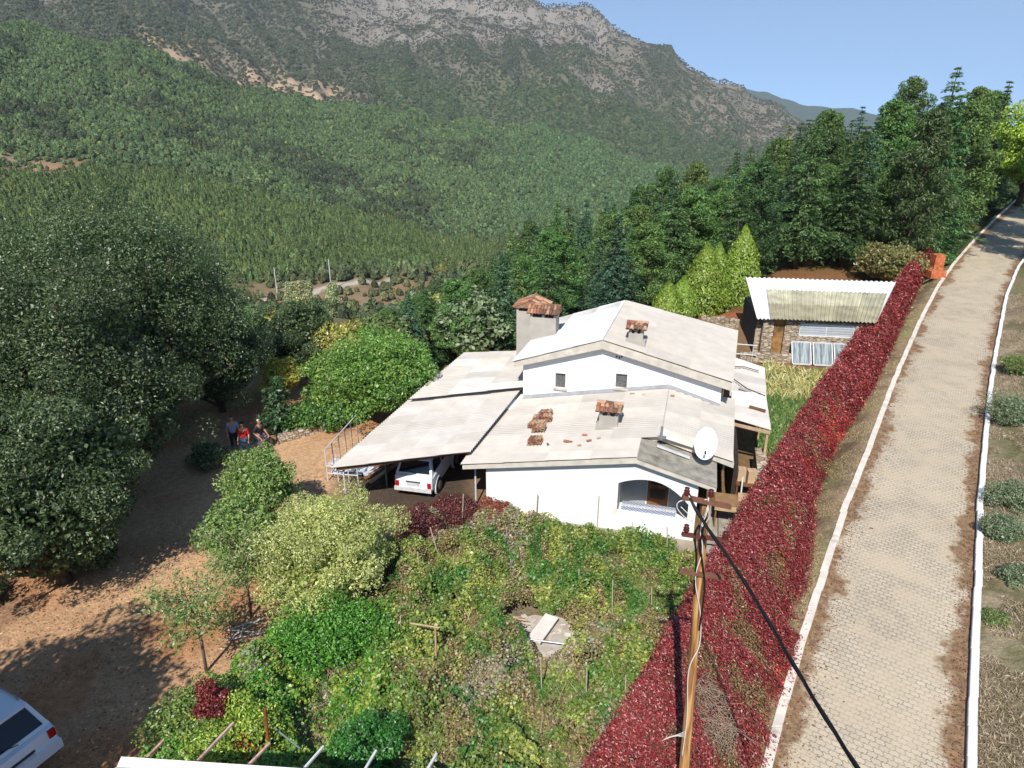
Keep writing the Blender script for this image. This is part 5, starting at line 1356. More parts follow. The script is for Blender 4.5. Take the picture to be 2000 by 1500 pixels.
# stakes
def stake(pb, pt, lab, m=None, r_=0.022, zb=0.45, grp=None, nm='stake'):
    b = P3(*pb, zb); t = upto(pt[0], pt[1], b.y)
    dirv = (t - b); b2 = b - dirv.normalized() * (b.z - h1(b.x, b.y) + 0.2)
    k = MB(); k.tube([b2, t], [r_, r_ * 0.8], 6); o = k.build(nm, m or PALEST); tag(o, lab, 'stake', grp); return o
PALEST = mat('pale_stake', (186, 172, 150), 0.9, 0.25, 6)
for pb, pt, lab in (((822, 1135), (815, 1078), 'pale leaning stake at the dark corner left of the berry canes'), ((886, 1130), (886, 1085), 'pale stake below the dark red bush, upright'),
                    ((959, 1120), (960, 1092), 'short pale stake mid-way along the garden top'), ((1130, 1160), (1131, 1112), 'pale stake above the clearing, tied with a dark scrap'),
                    ((1196, 1190), (1197, 1133), 'tall pale stake up and right of the clearing'), ((1272, 1185), (1273, 1150), 'pale stake halfway between the clearing and the utility pole'),
                    ((783, 1250), (782, 1203), 'short white stake left of the T-shaped post'), ((1058, 1345), (1056, 1285), 'pale stake just below the bare clearing'),
                    ((1145, 1358), (1146, 1305), 'thin pale stake below and right of the clearing'), ((1222, 1375), (1222, 1320), 'stake with a white top beside the red hedge edge'),
                    ((1234, 1062), (1236, 1020), 'white stake against the base of the house wall'), ((1303, 1080), (1303, 1030), 'white stake under the arch close to the utility pole'),
                    ((1331, 1200), (1331, 1165), 'small stake left of the utility pole at the hedge'), ((712, 1222), (712, 1190), 'short brown stake beside the pale tree'),
                    ((903, 1015), (905, 965), 'pale stake in front of the dark carport bay'), ((1167, 1015), (1170, 968), 'thin leaning cane against the white wall'), ((1048, 1000), (1050, 965), 'thin bare stem against the left half of the white wall'),
                    ((855, 1080), (840, 1030), 'thin stake between the two dark red bushes'), ((690, 1498), (678, 1452), 'white pipe upright in the weeds between the white rails')):
    stake(pb, pt, lab)
stake((852, 1295), (850, 1222), 'T-shaped wooden post standing in the berry canes', WOODL, 0.035)
p_ = P3(852, 1295, .45); k = MB(); k.tube([upto(800, 1217, p_.y), upto(857, 1226, p_.y)], 0.025, 6); o_ = k.build('rail', WOODL); tag(o_, 'short rail resting on top of the T-shaped post', 'rail')
stake((640, 1265), (630, 1182), 'tall rusty stake under the pale tree', RUST, 0.03)
stake((527, 1480), (518, 1385), 'rusty upright post among the weeds near the pergola', RUST, 0.045)

# ------------------------------------------------------------------ utility pole with cross-arms and cables
pt_ = upto(1379, 985, 10.6); pb_ = upto(1335, 1500, 10.6); dv_ = (pb_ - pt_).normalized(); pe_ = pt_ + dv_ * ((pt_.z - 0.1) / -dv_.z)
up_ = empty('utility_pole', pe_, 0, 'weathered leaning timber utility pole with crossarms in front of the porch', 'utility pole')
def rel(p): return Vector(p) - pe_
k = MB(); pts = []; rad = []
for i in range(15):
    t = i / 14; p = pe_.lerp(pt_, t); pts.append(rel(p) + Vector((0.012 * math.sin(5 * t), 0, 0))); rad.append(0.118 - 0.046 * t + 0.004 * math.sin(9 * t))
k.tube(pts, rad, 14)
wm, N, L, b = new_mat('pole_timber'); b.inputs['Roughness'].default_value = 0.8; tcc = N.new('ShaderNodeTexCoord'); mp = N.new('ShaderNodeMapping'); mp.inputs['Scale'].default_value = (14, 14, 0.7)
nz = N.new('ShaderNodeTexNoise'); nz.inputs['Scale'].default_value = 1; nz.inputs['Detail'].default_value = 6; L.new(tcc.outputs['Object'], mp.inputs[0]); L.new(mp.outputs[0], nz.inputs[0])
cr = N.new('ShaderNodeValToRGB'); e = cr.color_ramp.elements; e[0].position = 0.36; e[0].color = L4((92, 64, 42)); e[1].position = 0.62; e[1].color = L4((198, 160, 104)); q = e.new(0.5); q.color = L4((170, 120, 66)); L.new(nz.outputs[0], cr.inputs[0]); L.new(cr.outputs[0], b.inputs['Base Color'])
k.build('shaft', wm, up_, smooth=True)
def up_at(px, py, dy=0.0): return rel(upto(px, py, 10.6 + dy))
IRON = mat('brown_iron', (104, 58, 50), 0.7, 0.25, 6)
for (a, b, w_) in (((1333, 970), (1427, 990), 0.085), ((1332, 1043), (1422, 1056), 0.075), ((1326, 1114), (1412, 1128), 0.085)):
    k = MB(); k.bar(up_at(*a, -0.1), up_at(*b, -0.1), w_, w_ * 0.8); k.build('crossarm', IRON if w_ < .08 else mat('arm_wood', (124, 84, 66), 0.85, 0.3, 6), up_)
for (px, py) in ((1341, 958), (1388, 962), (1340, 1030), (1416, 1044)):
    k = MB(); p = up_at(px, py + 9, -0.1)
    k.tube([p, p + Vector((0, 0, .035)), p + Vector((0, 0, .05)), p + Vector((0, 0, .085)), p + Vector((0, 0, .1)), p + Vector((0, 0, .14))], [0.03, 0.06, 0.035, 0.055, 0.03, 0.045], 12)
    k.build('insulator', mat('brown_glaze', (84, 36, 34), 0.2, 0.1, 3), up_, smooth=True)
def strand(name, pts, r_, m, parent=None, lab=None, cat='cable'):
    k = MB(); P_ = [Vector(p) for p in pts]; out = []
    for i in range(len(P_) - 1):
        p0 = P_[max(i - 1, 0)]; p1 = P_[i]; p2 = P_[i + 1]; p3 = P_[min(i + 2, len(P_) - 1)]
        for s in range(6):
            t = s / 6; out.append(0.5 * ((2 * p1) + (-p0 + p2) * t + (2 * p0 - 5 * p1 + 4 * p2 - p3) * t * t + (-p0 + 3 * p1 - 3 * p2 + p3) * t ** 3))
    out.append(P_[-1]); k.tube(out, r_, 6); o = k.build(name, m, parent, smooth=True)
    if lab: tag(o, lab, cat)
    return o
WWIRE = mat('white_wire', (214, 210, 204), 0.5, 0.1, 3)
strand('wire', [up_at(x_, y_, -0.13) for x_, y_ in ((1384, 972), (1381, 1000), (1368, 1035), (1372, 1075), (1358, 1130), (1368, 1200), (1366, 1260), (1345, 1310), (1342, 1400), (1332, 1480))], 0.011, WWIRE, up_)
strand('wire', [up_at(x_, y_, -0.1) for x_, y_ in ((1384, 975), (1360, 978), (1330, 978), (1322, 990), (1335, 1008), (1352, 1018), (1345, 1005), (1330, 990))], 0.009, WWIRE, up_)
strand('wire', [up_at(x_, y_, -0.14) for x_, y_ in ((1345, 968), (1372, 1010), (1382, 990), (1384, 1012), (1370, 1030))], 0.008, WWIRE, up_)
strand('down_cable', [up_at(x_, y_, -0.12) for x_, y_ in ((1366, 1026), (1357, 1045), (1360, 1090), (1357, 1140), (1356, 1160))], 0.02, BLACK, up_)
strand('down_cable', [up_at(x_, y_, -0.15) for x_, y_ in ((1380, 1010), (1368, 1060), (1372, 1100), (1376, 1150), (1366, 1230))], 0.016, BLACK, up_)
for i in range(5):
    k = MB(); a = up_at(1340, 1440 - 3 * i, -0.1); b = a + Vector((-0.32 - 0.04 * i, -0.05, 0.12 - 0.08 * i)); k.tube([a, b], 0.004, 4); k.build('loose_wire', WWIRE, up_)
cabp = [upto(1345, 966, 10.5), upto(1362, 1000, 10.3), upto(1395, 1050, 9.85), upto(1450, 1130, 9.15), upto(1500, 1212, 8.45), upto(1550, 1298, 7.75), upto(1610, 1398, 6.9), upto(1675, 1500, 6.05), upto(1765, 1640, 4.95)]
cr_ = empty('overhead_cable', cabp[0], 0, 'thick black overhead cable running from the utility pole across the road', 'cable')
for s_ in (0, 1, 2):
    strand('strand', [p - cabp[0] + Vector((0.02 * math.cos(2.1 * i + 2.1 * s_), 0, 0.02 * math.sin(2.1 * i + 2.1 * s_))) for i, p in enumerate(cabp)], 0.015, BLACK, cr_)

# ------------------------------------------------------------------ pergola roof and rails at the bottom edge
pg = empty('pergola', P3(400, 1500, 0), 0, 'pergola with a white corrugated roof edge at the bottom of the garden', 'pergola')
po_ = pg.location.copy()
def prel(px, py, z): return P3(px, py, z) - po_
a_ = prel(238, 1482, 3.2); b_ = prel(720, 1512, 3.2); k = MB()
corr(k, a_, b_, b_ + Vector((0.3, -3, 0.0)), a_ + Vector((-0.4, -3, 0.0)), pitch=0.30, amp=0.04, base=(0.74, 0.73, 0.68), seed=31, rows=1, var=0.02)
k.build('roof', SHEET, pg, colattr=True)
PINKW = mat('old_painted_rail', (196, 164, 148), 0.85, 0.25, 6, dark=(150, 84, 62), dth=0.55)
for i, (a, b) in enumerate((((285, 1482), (318, 1448)), ((375, 1498), (456, 1412)), ((475, 1505), (527, 1452)), ((590, 1506), (632, 1458)), ((710, 1508), (735, 1466)), ((832, 1508), (853, 1472)))):
    p = prel(*a, 3.05); q = prel(*b, 3.05); d = (p - q).normalized(); k = MB(); k.bar(p + d * 2.5, q, 0.045, 0.05, up=(0, 0, 1)); k.build('rail', PINKW if i in (0, 1, 2) else METW, pg)
k = MB(); k.bar(prel(200, 1530, 2.93), prel(900, 1560, 2.93), 0.1, 0.12); k.build('beam', METW, pg)
for px in (230, 560, 890):
    k = MB(); p = prel(px, 1530 + (px - 200) * 0.043, 2.8); k.tube([p, Vector((p.x, p.y, -0.2))], 0.05, 8); k.build('post', METW, pg)
k = MB(); k.tube([P3(524, 1412, 1.2), P3(586, 1462, 1.2)], 0.02, 6); o_ = k.build('pipe', GALV); tag(o_, 'slanting grey pipe leaning between the rusty post and the weeds', 'pipe')
k = MB(); k.tube([P3(545, 1500, 0.1) , P3(545, 1500, 0.1) + Vector((0, 0, 0.3))], 0.03, 6)

# ------------------------------------------------------------------ cars
CARW = mat('car_white', (226, 230, 234), 0.25, 0.03, 1, spec=0.5)
RED = mat('tail_red', (170, 20, 24), 0.25, 0.05, 2)
TRIM = mat('car_trim', (60, 62, 66), 0.6, 0.1, 3)
def car(root, L_, Wd, Hh, belt, cab, nose, wheel_r=0.34, suv=False):
    """x forward; cab = (rear bottom, rear top, front top, front bottom) in x; nose = bonnet height"""
    hw_ = Wd / 2; x0, x1 = -L_ / 2, L_ / 2; zb = 0.30
    st = [(x0, zb + 0.12, belt * 0.80, 0.90), (x0 + 0.05, zb, belt * 0.97, 0.955), (x0 + 0.35, zb, belt, 1.0), (cab[3], zb, belt, 1.0), (cab[3] + 0.1, zb, belt - 0.02, 0.99), (x1 - 0.35, zb, nose, 0.97), (x1 - 0.08, zb, nose - 0.08, 0.93), (x1, zb + 0.1, nose - 0.25, 0.87)]
    k = MB(); n = 10
    for (x, z0, z1, f) in st:
        w = hw_ * f; zm = z0 + (z1 - z0) * 0.55
        k.v += [(x, -w * 0.9, z0), (x, -w * 0.985, z0 + 0.12), (x, -w, zm), (x, -w * 0.985, z1 - 0.06), (x, -w * 0.93, z1), (x, w * 0.93, z1), (x, w * 0.985, z1 - 0.06), (x, w, zm), (x, w * 0.985, z0 + 0.12), (x, w * 0.9, z0)]
    for i in range(len(st) - 1):
        for j in range(n): k.f.append((i * n + j, i * n + (j + 1) % n, (i + 1) * n + (j + 1) % n, (i + 1) * n + j)); k.c.append((1, 1, 1))
    k.f.append(tuple(range(n))); k.f.append(tuple(range((len(st) - 1) * n, len(st) * n))[::-1]); k.c += [(1, 1, 1)] * 2
    k.build('body', CARW, root, smooth=False)
    wb_ = hw_ * 0.93; wt = hw_ * 0.76; zt = Hh
    c = dict(rb=(cab[0], belt), rt=(cab[1], zt), ft=(cab[2], zt), fb=(cab[3], belt))
    def P_(s, e, t):   # side s, along e: 0 rear..1 front, t: 0 belt..1 roof
        xb = cab[0] + (cab[3] - cab[0]) * e; xt = cab[1] + (cab[2] - cab[1]) * e
        return Vector((xb + (xt - xb) * t, s * (wb_ + (wt - wb_) * t), belt - 0.01 + (zt - belt + 0.01) * t))
    k = MB(); m = 8
    k.add([P_(-1, 0, 0), P_(-1, 1, 0), P_(1, 1, 0), P_(1, 0, 0), P_(-1, 0, 0.93), P_(-1, 1, 0.93), P_(1, 1, 0.93), P_(1, 0, 0.93),
           P_(-1, 0, 1) + Vector((0.07, 0.08, 0)), P_(-1, 1, 1) + Vector((-0.07, 0.08, 0)), P_(1, 1, 1) + Vector((-0.07, -0.08, 0)), P_(1, 0, 1) + Vector((0.07, -0.08, 0))],
          [(0, 1, 5, 4), (1, 2, 6, 5), (2, 3, 7, 6), (3, 0, 4, 7), (4, 5, 9, 8), (5, 6, 10, 9), (6, 7, 11, 10), (7, 4, 8, 11), (8, 9, 10, 11)])
    k.build('cabin', CARW, root)
    def pane(name, a, b, c_, d, out, m_=GLASS):
        nv = (Vector(b) - Vector(a)).cross(Vector(d) - Vector(a)).normalized()
        if nv.dot(Vector(out)) < 0: nv = -nv
        q = MB(); o1 = [Vector(p) + nv * 0.008 for p in (a, b, c_, d)]; o2 = [Vector(p) - nv * 0.004 for p in (a, b, c_, d)]
        q.add(o1 + o2, [(0, 1, 2, 3), (7, 6, 5, 4), (0, 4, 5, 1), (1, 5, 6, 2), (2, 6, 7, 3), (3, 7, 4, 0)]); return q.build(name, m_, root)
    def R_(y, t): return Vector((cab[0] + (cab[1] - cab[0]) * t, y * (wb_ + (wt - wb_) * t), belt + (zt - belt) * t))
    def F_(y, t): return Vector((cab[3] + (cab[2] - cab[3]) * t, y * (wb_ + (wt - wb_) * t), belt + (zt - belt) * t))
    pane('rear_window', R_(-0.86, 0.10), R_(0.86, 0.10), R_(0.86, 0.84), R_(-0.86, 0.84), (-1, 0, 0.3))
    pane('windscreen', F_(-0.9, 0.08), F_(0.9, 0.08), F_(0.9, 0.86), F_(-0.9, 0.86), (1, 0, 0.3))
    for s in (-1, 1):
        for (e0, e1) in (((0.06, 0.33), (0.37, 0.65), (0.69, 0.93)) if suv else ((0.08, 0.47), (0.52, 0.92))):
            pane('side_window', P_(s, e0, 0.12), P_(s, e1, 0.12), P_(s, e1, 0.84), P_(s, e0, 0.84), (0, s, 0.1))
        # tail and head lamps
        q = MB(); y0, y1 = sorted((s * hw_ * 0.72, s * hw_ * 0.9)); zl = belt * (0.86 if suv else 0.62); q.box((x0 - 0.035, y0, zl - (0.10 if suv else 0.13)), (x0 + 0.05, y1, zl + (0.10 if suv else 0.13))); q.build('tail_lamp', RED, root)
        q = MB(); y0, y1 = sorted((s * hw_ * 0.55, s * hw_ * 0.82)); q.box((x1 - 0.05, y0, nose - 0.36), (x1 + 0.02, y1, nose - 0.2)); q.build('headlight', METW, root)
        q = MB(); q.box((cab[3] - 0.35, *(sorted((s * hw_ * 0.97, s * (hw_ + 0.17)))[i] for i in (0,)), belt + 0.02), (cab[3] - 0.2, sorted((s * hw_ * 0.97, s * (hw_ + 0.17)))[1], belt + 0.16)); q.build('mirror', CARW if suv else TRIM, root)
        for xw in (x0 + L_ * 0.19, x1 - L_ * 0.19):
            q = MB(); q.tube([(xw, s * (hw_ * 0.90), wheel_r), (xw, s * (hw_ + 0.012), wheel_r)], wheel_r + 0.07, 20); q.build('wheel_arch', TRIM if suv else CARW, root)
            q = MB(); q.tube([(xw, s * (hw_ * 0.8), wheel_r), (xw, s * (hw_ + 0.04), wheel_r), (xw, s * (hw_ + 0.055), wheel_r)], [wheel_r, wheel_r, wheel_r * 0.9], 20); w_ = q.build('wheel', BLACK, root)
            q = MB(); q.tube([(xw, s * (hw_ + 0.04), wheel_r), (xw, s * (hw_ + 0.065), wheel_r), (xw, s * (hw_ + 0.07), wheel_r)], [wheel_r * 0.62, wheel_r * 0.58, wheel_r * 0.2], 16); q.build('rim', GALV, w_)
    q = MB(); q.box((x0 - 0.10, -hw_ * 0.94, 0.36), (x0 + 0.02, hw_ * 0.94, 0.52 if not suv else 0.62)); q.build('rear_bumper', CARW if suv else METW, root)
    q = MB(); q.box((x1 - 0.05, -hw_ * 0.92, 0.36), (x1 + 0.09, hw_ * 0.92, 0.55)); q.build('front_bumper', CARW if suv else METW, root)
    q = MB(); q.box((x0 - 0.045, -0.26, belt * 0.60), (x0 + 0.02, 0.26, belt * 0.60 + 0.11)); pl_ = q.build('number_plate', METW, root)
    q = MB(); q.box((x0 - 0.035, -0.30, belt * 0.60 + 0.13), (x0 + 0.02, 0.30, belt * 0.60 + 0.17)); q.build('trim_strip', TRIM, root)
    q = MB(); q.tube([(cab[0] - 0.03, -0.1, belt + 0.06), (cab[0] + 0.01, 0.25, belt + 0.17)], 0.012, 5); q.build('wiper', BLACK, root)
    if suv:
        for s in (-1, 1):
            q = MB(); q.tube([(cab[1] + 0.1, s * wt * 0.9, zt + 0.045), (cab[1] + 0.25, s * wt * 0.93, zt + 0.07), (cab[2] - 0.2, s * wt * 0.93, zt + 0.07), (cab[2], s * wt * 0.9, zt + 0.03)], 0.018, 6); q.build('roof_rail', GALV, root)
        q = MB(); q.box((cab[1] - 0.16, -wt * 0.92, zt - 0.05), (cab[1] + 0.12, wt * 0.92, zt + 0.008)); q.build('spoiler', CARW, root)
        q = MB(); q.tube([(cab[1] + 0.5, 0, zt), (cab[1] + 0.4, 0, zt + 0.07)], [0.03, 0.008], 6); q.build('aerial', BLACK, root)
    bpy.context.view_layer.update()
# old small off-roader under the carport
az_ = R(13); c1 = Vector((-4.0, 24.85, 0)); fw_ = Vector((math.sin(az_), math.cos(az_), 0))
cc_ = c1 + fw_ * 1.86
o1 = empty('car', (cc_.x, cc_.y, 0.0), math.pi / 2 - az_, 'boxy white off-road car parked nose-in under the carport', 'car')
car(o1, 3.72, 1.68, 1.62, 1.02, (-1.74, -1.38, 0.30, 0.82), 0.98, 0.34)
# white estate in the shade at the lower left
fw_ = Vector((-0.90, 0.435, 0)); lf_ = Vector((-0.435, -0.90, 0)); rc_ = Vector((-11.05, 12.75, 0)); cc_ = rc_ + lf_ * 0.92 + fw_ * 2.2
o2 = empty('car', (cc_.x, cc_.y, 0.0), math.atan2(fw_.y, fw_.x), 'white family car with roof rails standing in deep tree shade', 'car')
car(o2, 4.4, 1.84, 1.62, 1.0, (-2.02, -1.52, 0.35, 1.05), 0.95, 0.34, suv=True)

# ------------------------------------------------------------------ people in the shade of the big trees
def skin_obj(name, verts, edges, radii, m, parent, root_i=0, sub=2):
    me = D.meshes.new(name); me.from_pydata([tuple(v) for v in verts], edges, []); me.materials.append(m)
    o = link(D.objects.new(name, me), parent)
    sk = o.modifiers.new('skin', 'SKIN'); sk.use_smooth_shade = True
    if not me.skin_vertices:
        C.view_layer.objects.active = o; bpy.ops.mesh.customdata_skin_add() if False else None
    if me.skin_vertices:
        for i, r_ in enumerate(radii):
            rr = r_ if hasattr(r_, '__len__') else (r_, r_)
            me.skin_vertices[0].data[i].radius = rr
            me.skin_vertices[0].data[i].use_root = (i == root_i)
    s = o.modifiers.new('sub', 'SUBSURF'); s.levels = sub; s.render_levels = sub
    return o
SKIN = mat('skin', (196, 148, 120), 0.6, 0.06, 6)
def person(x, y, rz, hgt, label, shirt, trous, hair, step=0.1, arm=0.15, cap=None, bend=0.0, longhair=False):
    o = empty('person', (x, y, h1(x, y)), rz, label, 'person'); s = hgt / 1.75; o.scale = (s, s, s)
    # faces +y; x to the side
    hip = 0.93; sh = 1.43
    V = [(0, 0, hip), (0, 0.01, 1.15), (0, bend * .5, 1.38), (0, bend * .7, 1.47), (0, bend * .8 + .01, 1.54), (0, bend + 0.02, 1.63), (0, bend + 0.01, 1.71)]
    E_ = [(0, 1), (1, 2), (2, 3), (3, 4), (4, 5), (5, 6)]; Rd = [(0.15, 0.11), (0.135, 0.10), (0.15, 0.10), (0.06, 0.06), (0.055, 0.055), (0.078, 0.095), (0.06, 0.07)]
    LV = {}
    for sd in (-1, 1):
        st_ = step * sd
        i0 = len(V); V += [(sd * 0.10, 0, 0.88), (sd * 0.10, st_ * 0.6 + 0.03, 0.50), (sd * 0.10, st_ * 1.3 - 0.02, 0.09), (sd * 0.11, st_ * 1.3 + 0.13, 0.035)]
        E_ += [(0, i0), (i0, i0 + 1), (i0 + 1, i0 + 2), (i0 + 2, i0 + 3)]; Rd += [0.088, 0.058, 0.042, (0.045, 0.03)]
        a0 = len(V); V += [(sd * 0.19, bend * .5, 1.41), (sd * 0.25, bend * .5 - 0.03 - arm * sd * .3, 1.13), (sd * 0.25, bend * .5 + 0.10 + arm * 0.4, 0.90), (sd * 0.25, bend * .5 + 0.14 + arm * 0.4, 0.83)]
        E_ += [(2, a0), (a0, a0 + 1), (a0 + 1, a0 + 2), (a0 + 2, a0 + 3)]; Rd += [0.06, 0.043, 0.03, (0.038, 0.02)]
        for f in range(4):
            k0 = len(V); fx = (f - 1.5) * 0.019; L_ = (0.07, 0.08, 0.075, 0.06)[f]
            V += [(sd * 0.25 + fx, bend * .5 + 0.155 + arm * 0.4, 0.77), (sd * 0.25 + fx * 1.1, bend * .5 + 0.15 + arm * 0.4 - 0.02, 0.77 - L_ * 0.6)]
            E_ += [(a0 + 3, k0), (k0, k0 + 1)]; Rd += [0.009, 0.008]
        k0 = len(V); V += [(sd * 0.25 - sd * 0.045, bend * .5 + 0.18 + arm * 0.4, 0.80)]; E_ += [(a0 + 3, k0)]; Rd += [0.01]
        LV[sd] = (i0, a0)
    skin_obj('body', V, E_, Rd, SKIN, o)
    def g(r_): return (r_[0] + 0.016, r_[1] + 0.016) if hasattr(r_, '__len__') else r_ + 0.016
    idx = [1, 0, 2, LV[-1][1], LV[-1][1] + 1, LV[1][1], LV[1][1] + 1]; V2 = [V[i] for i in idx]; V2[1] = (0, 0, 0.88)
    skin_obj('shirt', V2, [(0, 1), (0, 2), (2, 3), (3, 4), (2, 5), (5, 6)], [g(Rd[i]) for i in idx], shirt, o)
    idx = [0, LV[-1][0], LV[-1][0] + 1, LV[-1][0] + 2, LV[1][0], LV[1][0] + 1, LV[1][0] + 2]
    skin_obj('trousers', [V[i] for i in idx], [(0, 1), (1, 2), (2, 3), (0, 4), (4, 5), (5, 6)], [g(Rd[i]) for i in idx], trous, o)
    for sd in (-1, 1):
        i0 = LV[sd][0]; a, b = Vector(V[i0 + 2]), Vector(V[i0 + 3]); k = MB(); k.tube([a + Vector((0, -0.07, -0.045)), a + Vector((0, 0, -0.035)), b + Vector((0, 0.0, 0.0)), b + Vector((0, 0.05, -0.008))], [0.03, 0.05, 0.045, 0.02], 8); k.build('shoe', BLACK, o, smooth=True)
    hv = [(0, bend - 0.03, 1.66), (0, bend - 0.01, 1.735), (0, bend + 0.05, 1.72)] + ([(0, bend - 0.08, 1.5)] if longhair else [])
    skin_obj('cap' if cap else 'hair', hv, [(0, 1), (1, 2)] + ([(0, 3)] if longhair else []), [(0.09, 0.09), (0.07, 0.07), (0.05, 0.04)] + ([(0.06, 0.04)] if longhair else []), cap or hair, o, sub=1)
    k = MB(); k.tube([(0, bend + 0.10, 1.65), (0, bend + 0.128, 1.625), (0, bend + 0.1, 1.612)], [0.01, 0.016, 0.01], 6); k.build('nose', SKIN, o, smooth=True)
    for sd in (-1, 1):
        k = MB(); k.tube([(sd * 0.033, bend + 0.098, 1.655), (sd * 0.033, bend + 0.11, 1.655)], [0.012, 0.006], 6); k.build('eye', BLACK, o)
        k = MB(); k.tube([(sd * 0.078, bend + 0.0, 1.61), (sd * 0.09, bend - 0.005, 1.66)], 0.014, 6); k.build('ear', SKIN, o, smooth=True)
    k = MB(); k.bar((-0.026, bend + 0.103, 1.585), (0.026, bend + 0.103, 1.585), 0.012, 0.01); k.build('mouth', mat('lips', (150, 84, 76), 0.6, 0.05, 3), o)
HAIR = mat('dark_hair', (40, 30, 26), 0.7, 0.2, 10)
def cl(n, c): return mat(n, c, 0.9, 0.1, 8)
q1 = at(461, 880, 0); person(q1[0], q1[1], R(200), 1.76, 'person in a pale blue shirt and dark trousers, left of the red top', cl('blue_shirt', (150, 168, 200)), cl('dark_trousers', (36, 38, 48)), HAIR, 0.06, 0.1)
q2 = at(482, 890, 0); person(q2[0], q2[1], R(185), 1.68, 'person in a red top and blue jeans standing in the middle', cl('red_top', (176, 26, 34)), cl('jeans', (60, 92, 122)), HAIR, 0.08, 0.2, longhair=True)
q3 = at(512, 884, 0); person(q3[0], q3[1], R(250), 1.70, 'person in a dark jacket and white cap walking at the right', cl('dark_jacket', (50, 52, 62)), cl('grey_trousers', (98, 96, 112)), HAIR, 0.2, 0.35, cap=cl('white_cap', (220, 224, 224)), bend=0.05)

# ------------------------------------------------------------------ garden and yard trees
GG = [(78, 96, 58), (96, 110, 74), (60, 80, 46), (124, 132, 100), (52, 70, 40)]
def single(name, VCT, x, y, label, cat='tree', rz=0.0, lm=LEAF, bark=None, z=None, group=None):
    p = tree_proto(name, VCT, lm, bark); return put_tree(name, p, x, y, 1, 1, rz, label, cat, group, z)
big = [(-17.6, 30.2, 12.4, 5.4, 150, 'tallest grey-green broadleaf tree of the dark grove at the left'),
       (-16.9, 23.6, 11.2, 4.6, 120, 'large grey-green tree at the left edge in front of the tallest one'),
       (-15.0, 19.4, 8.0, 3.7, 95, 'nearest dark tree overhanging the shaded dirt yard at the left edge'),
       (-16.2, 25.4, 8.2, 3.5, 90, 'lower dark tree between the nearest tree and the tallest tree'),
       (-18.6, 38.5, 9.6, 3.6, 85, 'grey-green tree behind the tallest one on its right side'),
       (-15.2, 33.6, 6.6, 2.9, 70, 'olive tree behind the three people at the edge of the grove'),
       (-22.5, 29.5, 11.5, 4.8, 80, 'tree at the far left edge behind the dark grove'),
       (-12.4, 39.5, 5.6, 2.6, 50, 'small grey-green tree on the terrace edge right of the grove')]
for i, (x, y, Hh, Rr, ncl, lab) in enumerate(big):
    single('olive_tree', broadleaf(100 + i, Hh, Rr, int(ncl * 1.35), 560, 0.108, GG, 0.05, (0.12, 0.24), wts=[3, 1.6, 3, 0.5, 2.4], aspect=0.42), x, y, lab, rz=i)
single('shade_tree', broadleaf(120, 9.6, 3.9, 80, 260, 0.18, GG, 0.26, (0.16, 0.28)), -13.7, 7.6, 'tree just outside the frame shading the white family car')
PALE = [(176, 180, 112), (160, 168, 94), (138, 154, 72), (190, 190, 132), (112, 134, 58), (150, 146, 96)]
single('pale_tree', broadleaf(130, 3.9, 2.35, 150, 420, 0.085, PALE, 0.1, (0.13, 0.25), wts=[4, 3, 2, 3, 1.5, 1.5], aspect=0.35), -5.7, 18.3, 'pale yellow-green rounded tree in the middle of the garden')
single('young_tree', broadleaf(131, 3.4, 1.5, 60, 300, 0.10, [(112, 140, 74), (92, 124, 58), (142, 158, 92), (76, 104, 50)], 0.25, (0.2, 0.34), aspect=0.45), -9.2, 22.3, 'young green tree with drooping leaves left of the carport corner')
single('young_tree', broadleaf(132, 3.0, 1.5, 44, 180, 0.11, [(104, 128, 66), (132, 146, 84), (86, 112, 54)], 0.2, (0.2, 0.34), aspect=0.45), -9.0, 19.9, 'lower young green tree between the dirt yard and the pale tree')
single('shrub', broadleaf(133, 2.3, 1.6, 46, 360, 0.074, [(150, 154, 100), (124, 136, 74), (166, 160, 116)], 0.1, (0.2, 0.34), aspect=0.4), -7.2, 20.9, 'olive-brown shrub between the dirt yard and the carport corner')
single('shrub', broadleaf(134, 2.1, 1.5, 50, 396, 0.074, [(82, 138, 50), (66, 118, 42), (104, 152, 60), (54, 98, 38)], 0.05, (0.2, 0.34), aspect=0.45), -5.3, 15.9, 'lush bright green shrub under the pale tree')
single('shrub', broadleaf(135, 1.6, 1.0, 30, 360, 0.074, [(58, 112, 46), (72, 128, 54), (48, 92, 40)], 0.05, (0.22, 0.36), aspect=0.5), -3.5, 12.0, 'dark green leafy bush near the bottom of the garden')
single('shrub', broadleaf(136, 1.8, 1.3, 36, 360, 0.074, [(122, 146, 60), (146, 160, 64), (92, 124, 48)], 0.05, (0.2, 0.34), aspect=0.5), -6.6, 12.3, 'yellow-green bush beside the red creeper and pergola')
single('shrub', broadleaf(137, 1.7, 1.4, 36, 324, 0.074, [(112, 130, 66), (132, 146, 78), (84, 108, 50)], 0.05, (0.2, 0.34), aspect=0.5), -7.7, 13.0, 'green bush at the shaded edge of the dirt yard')
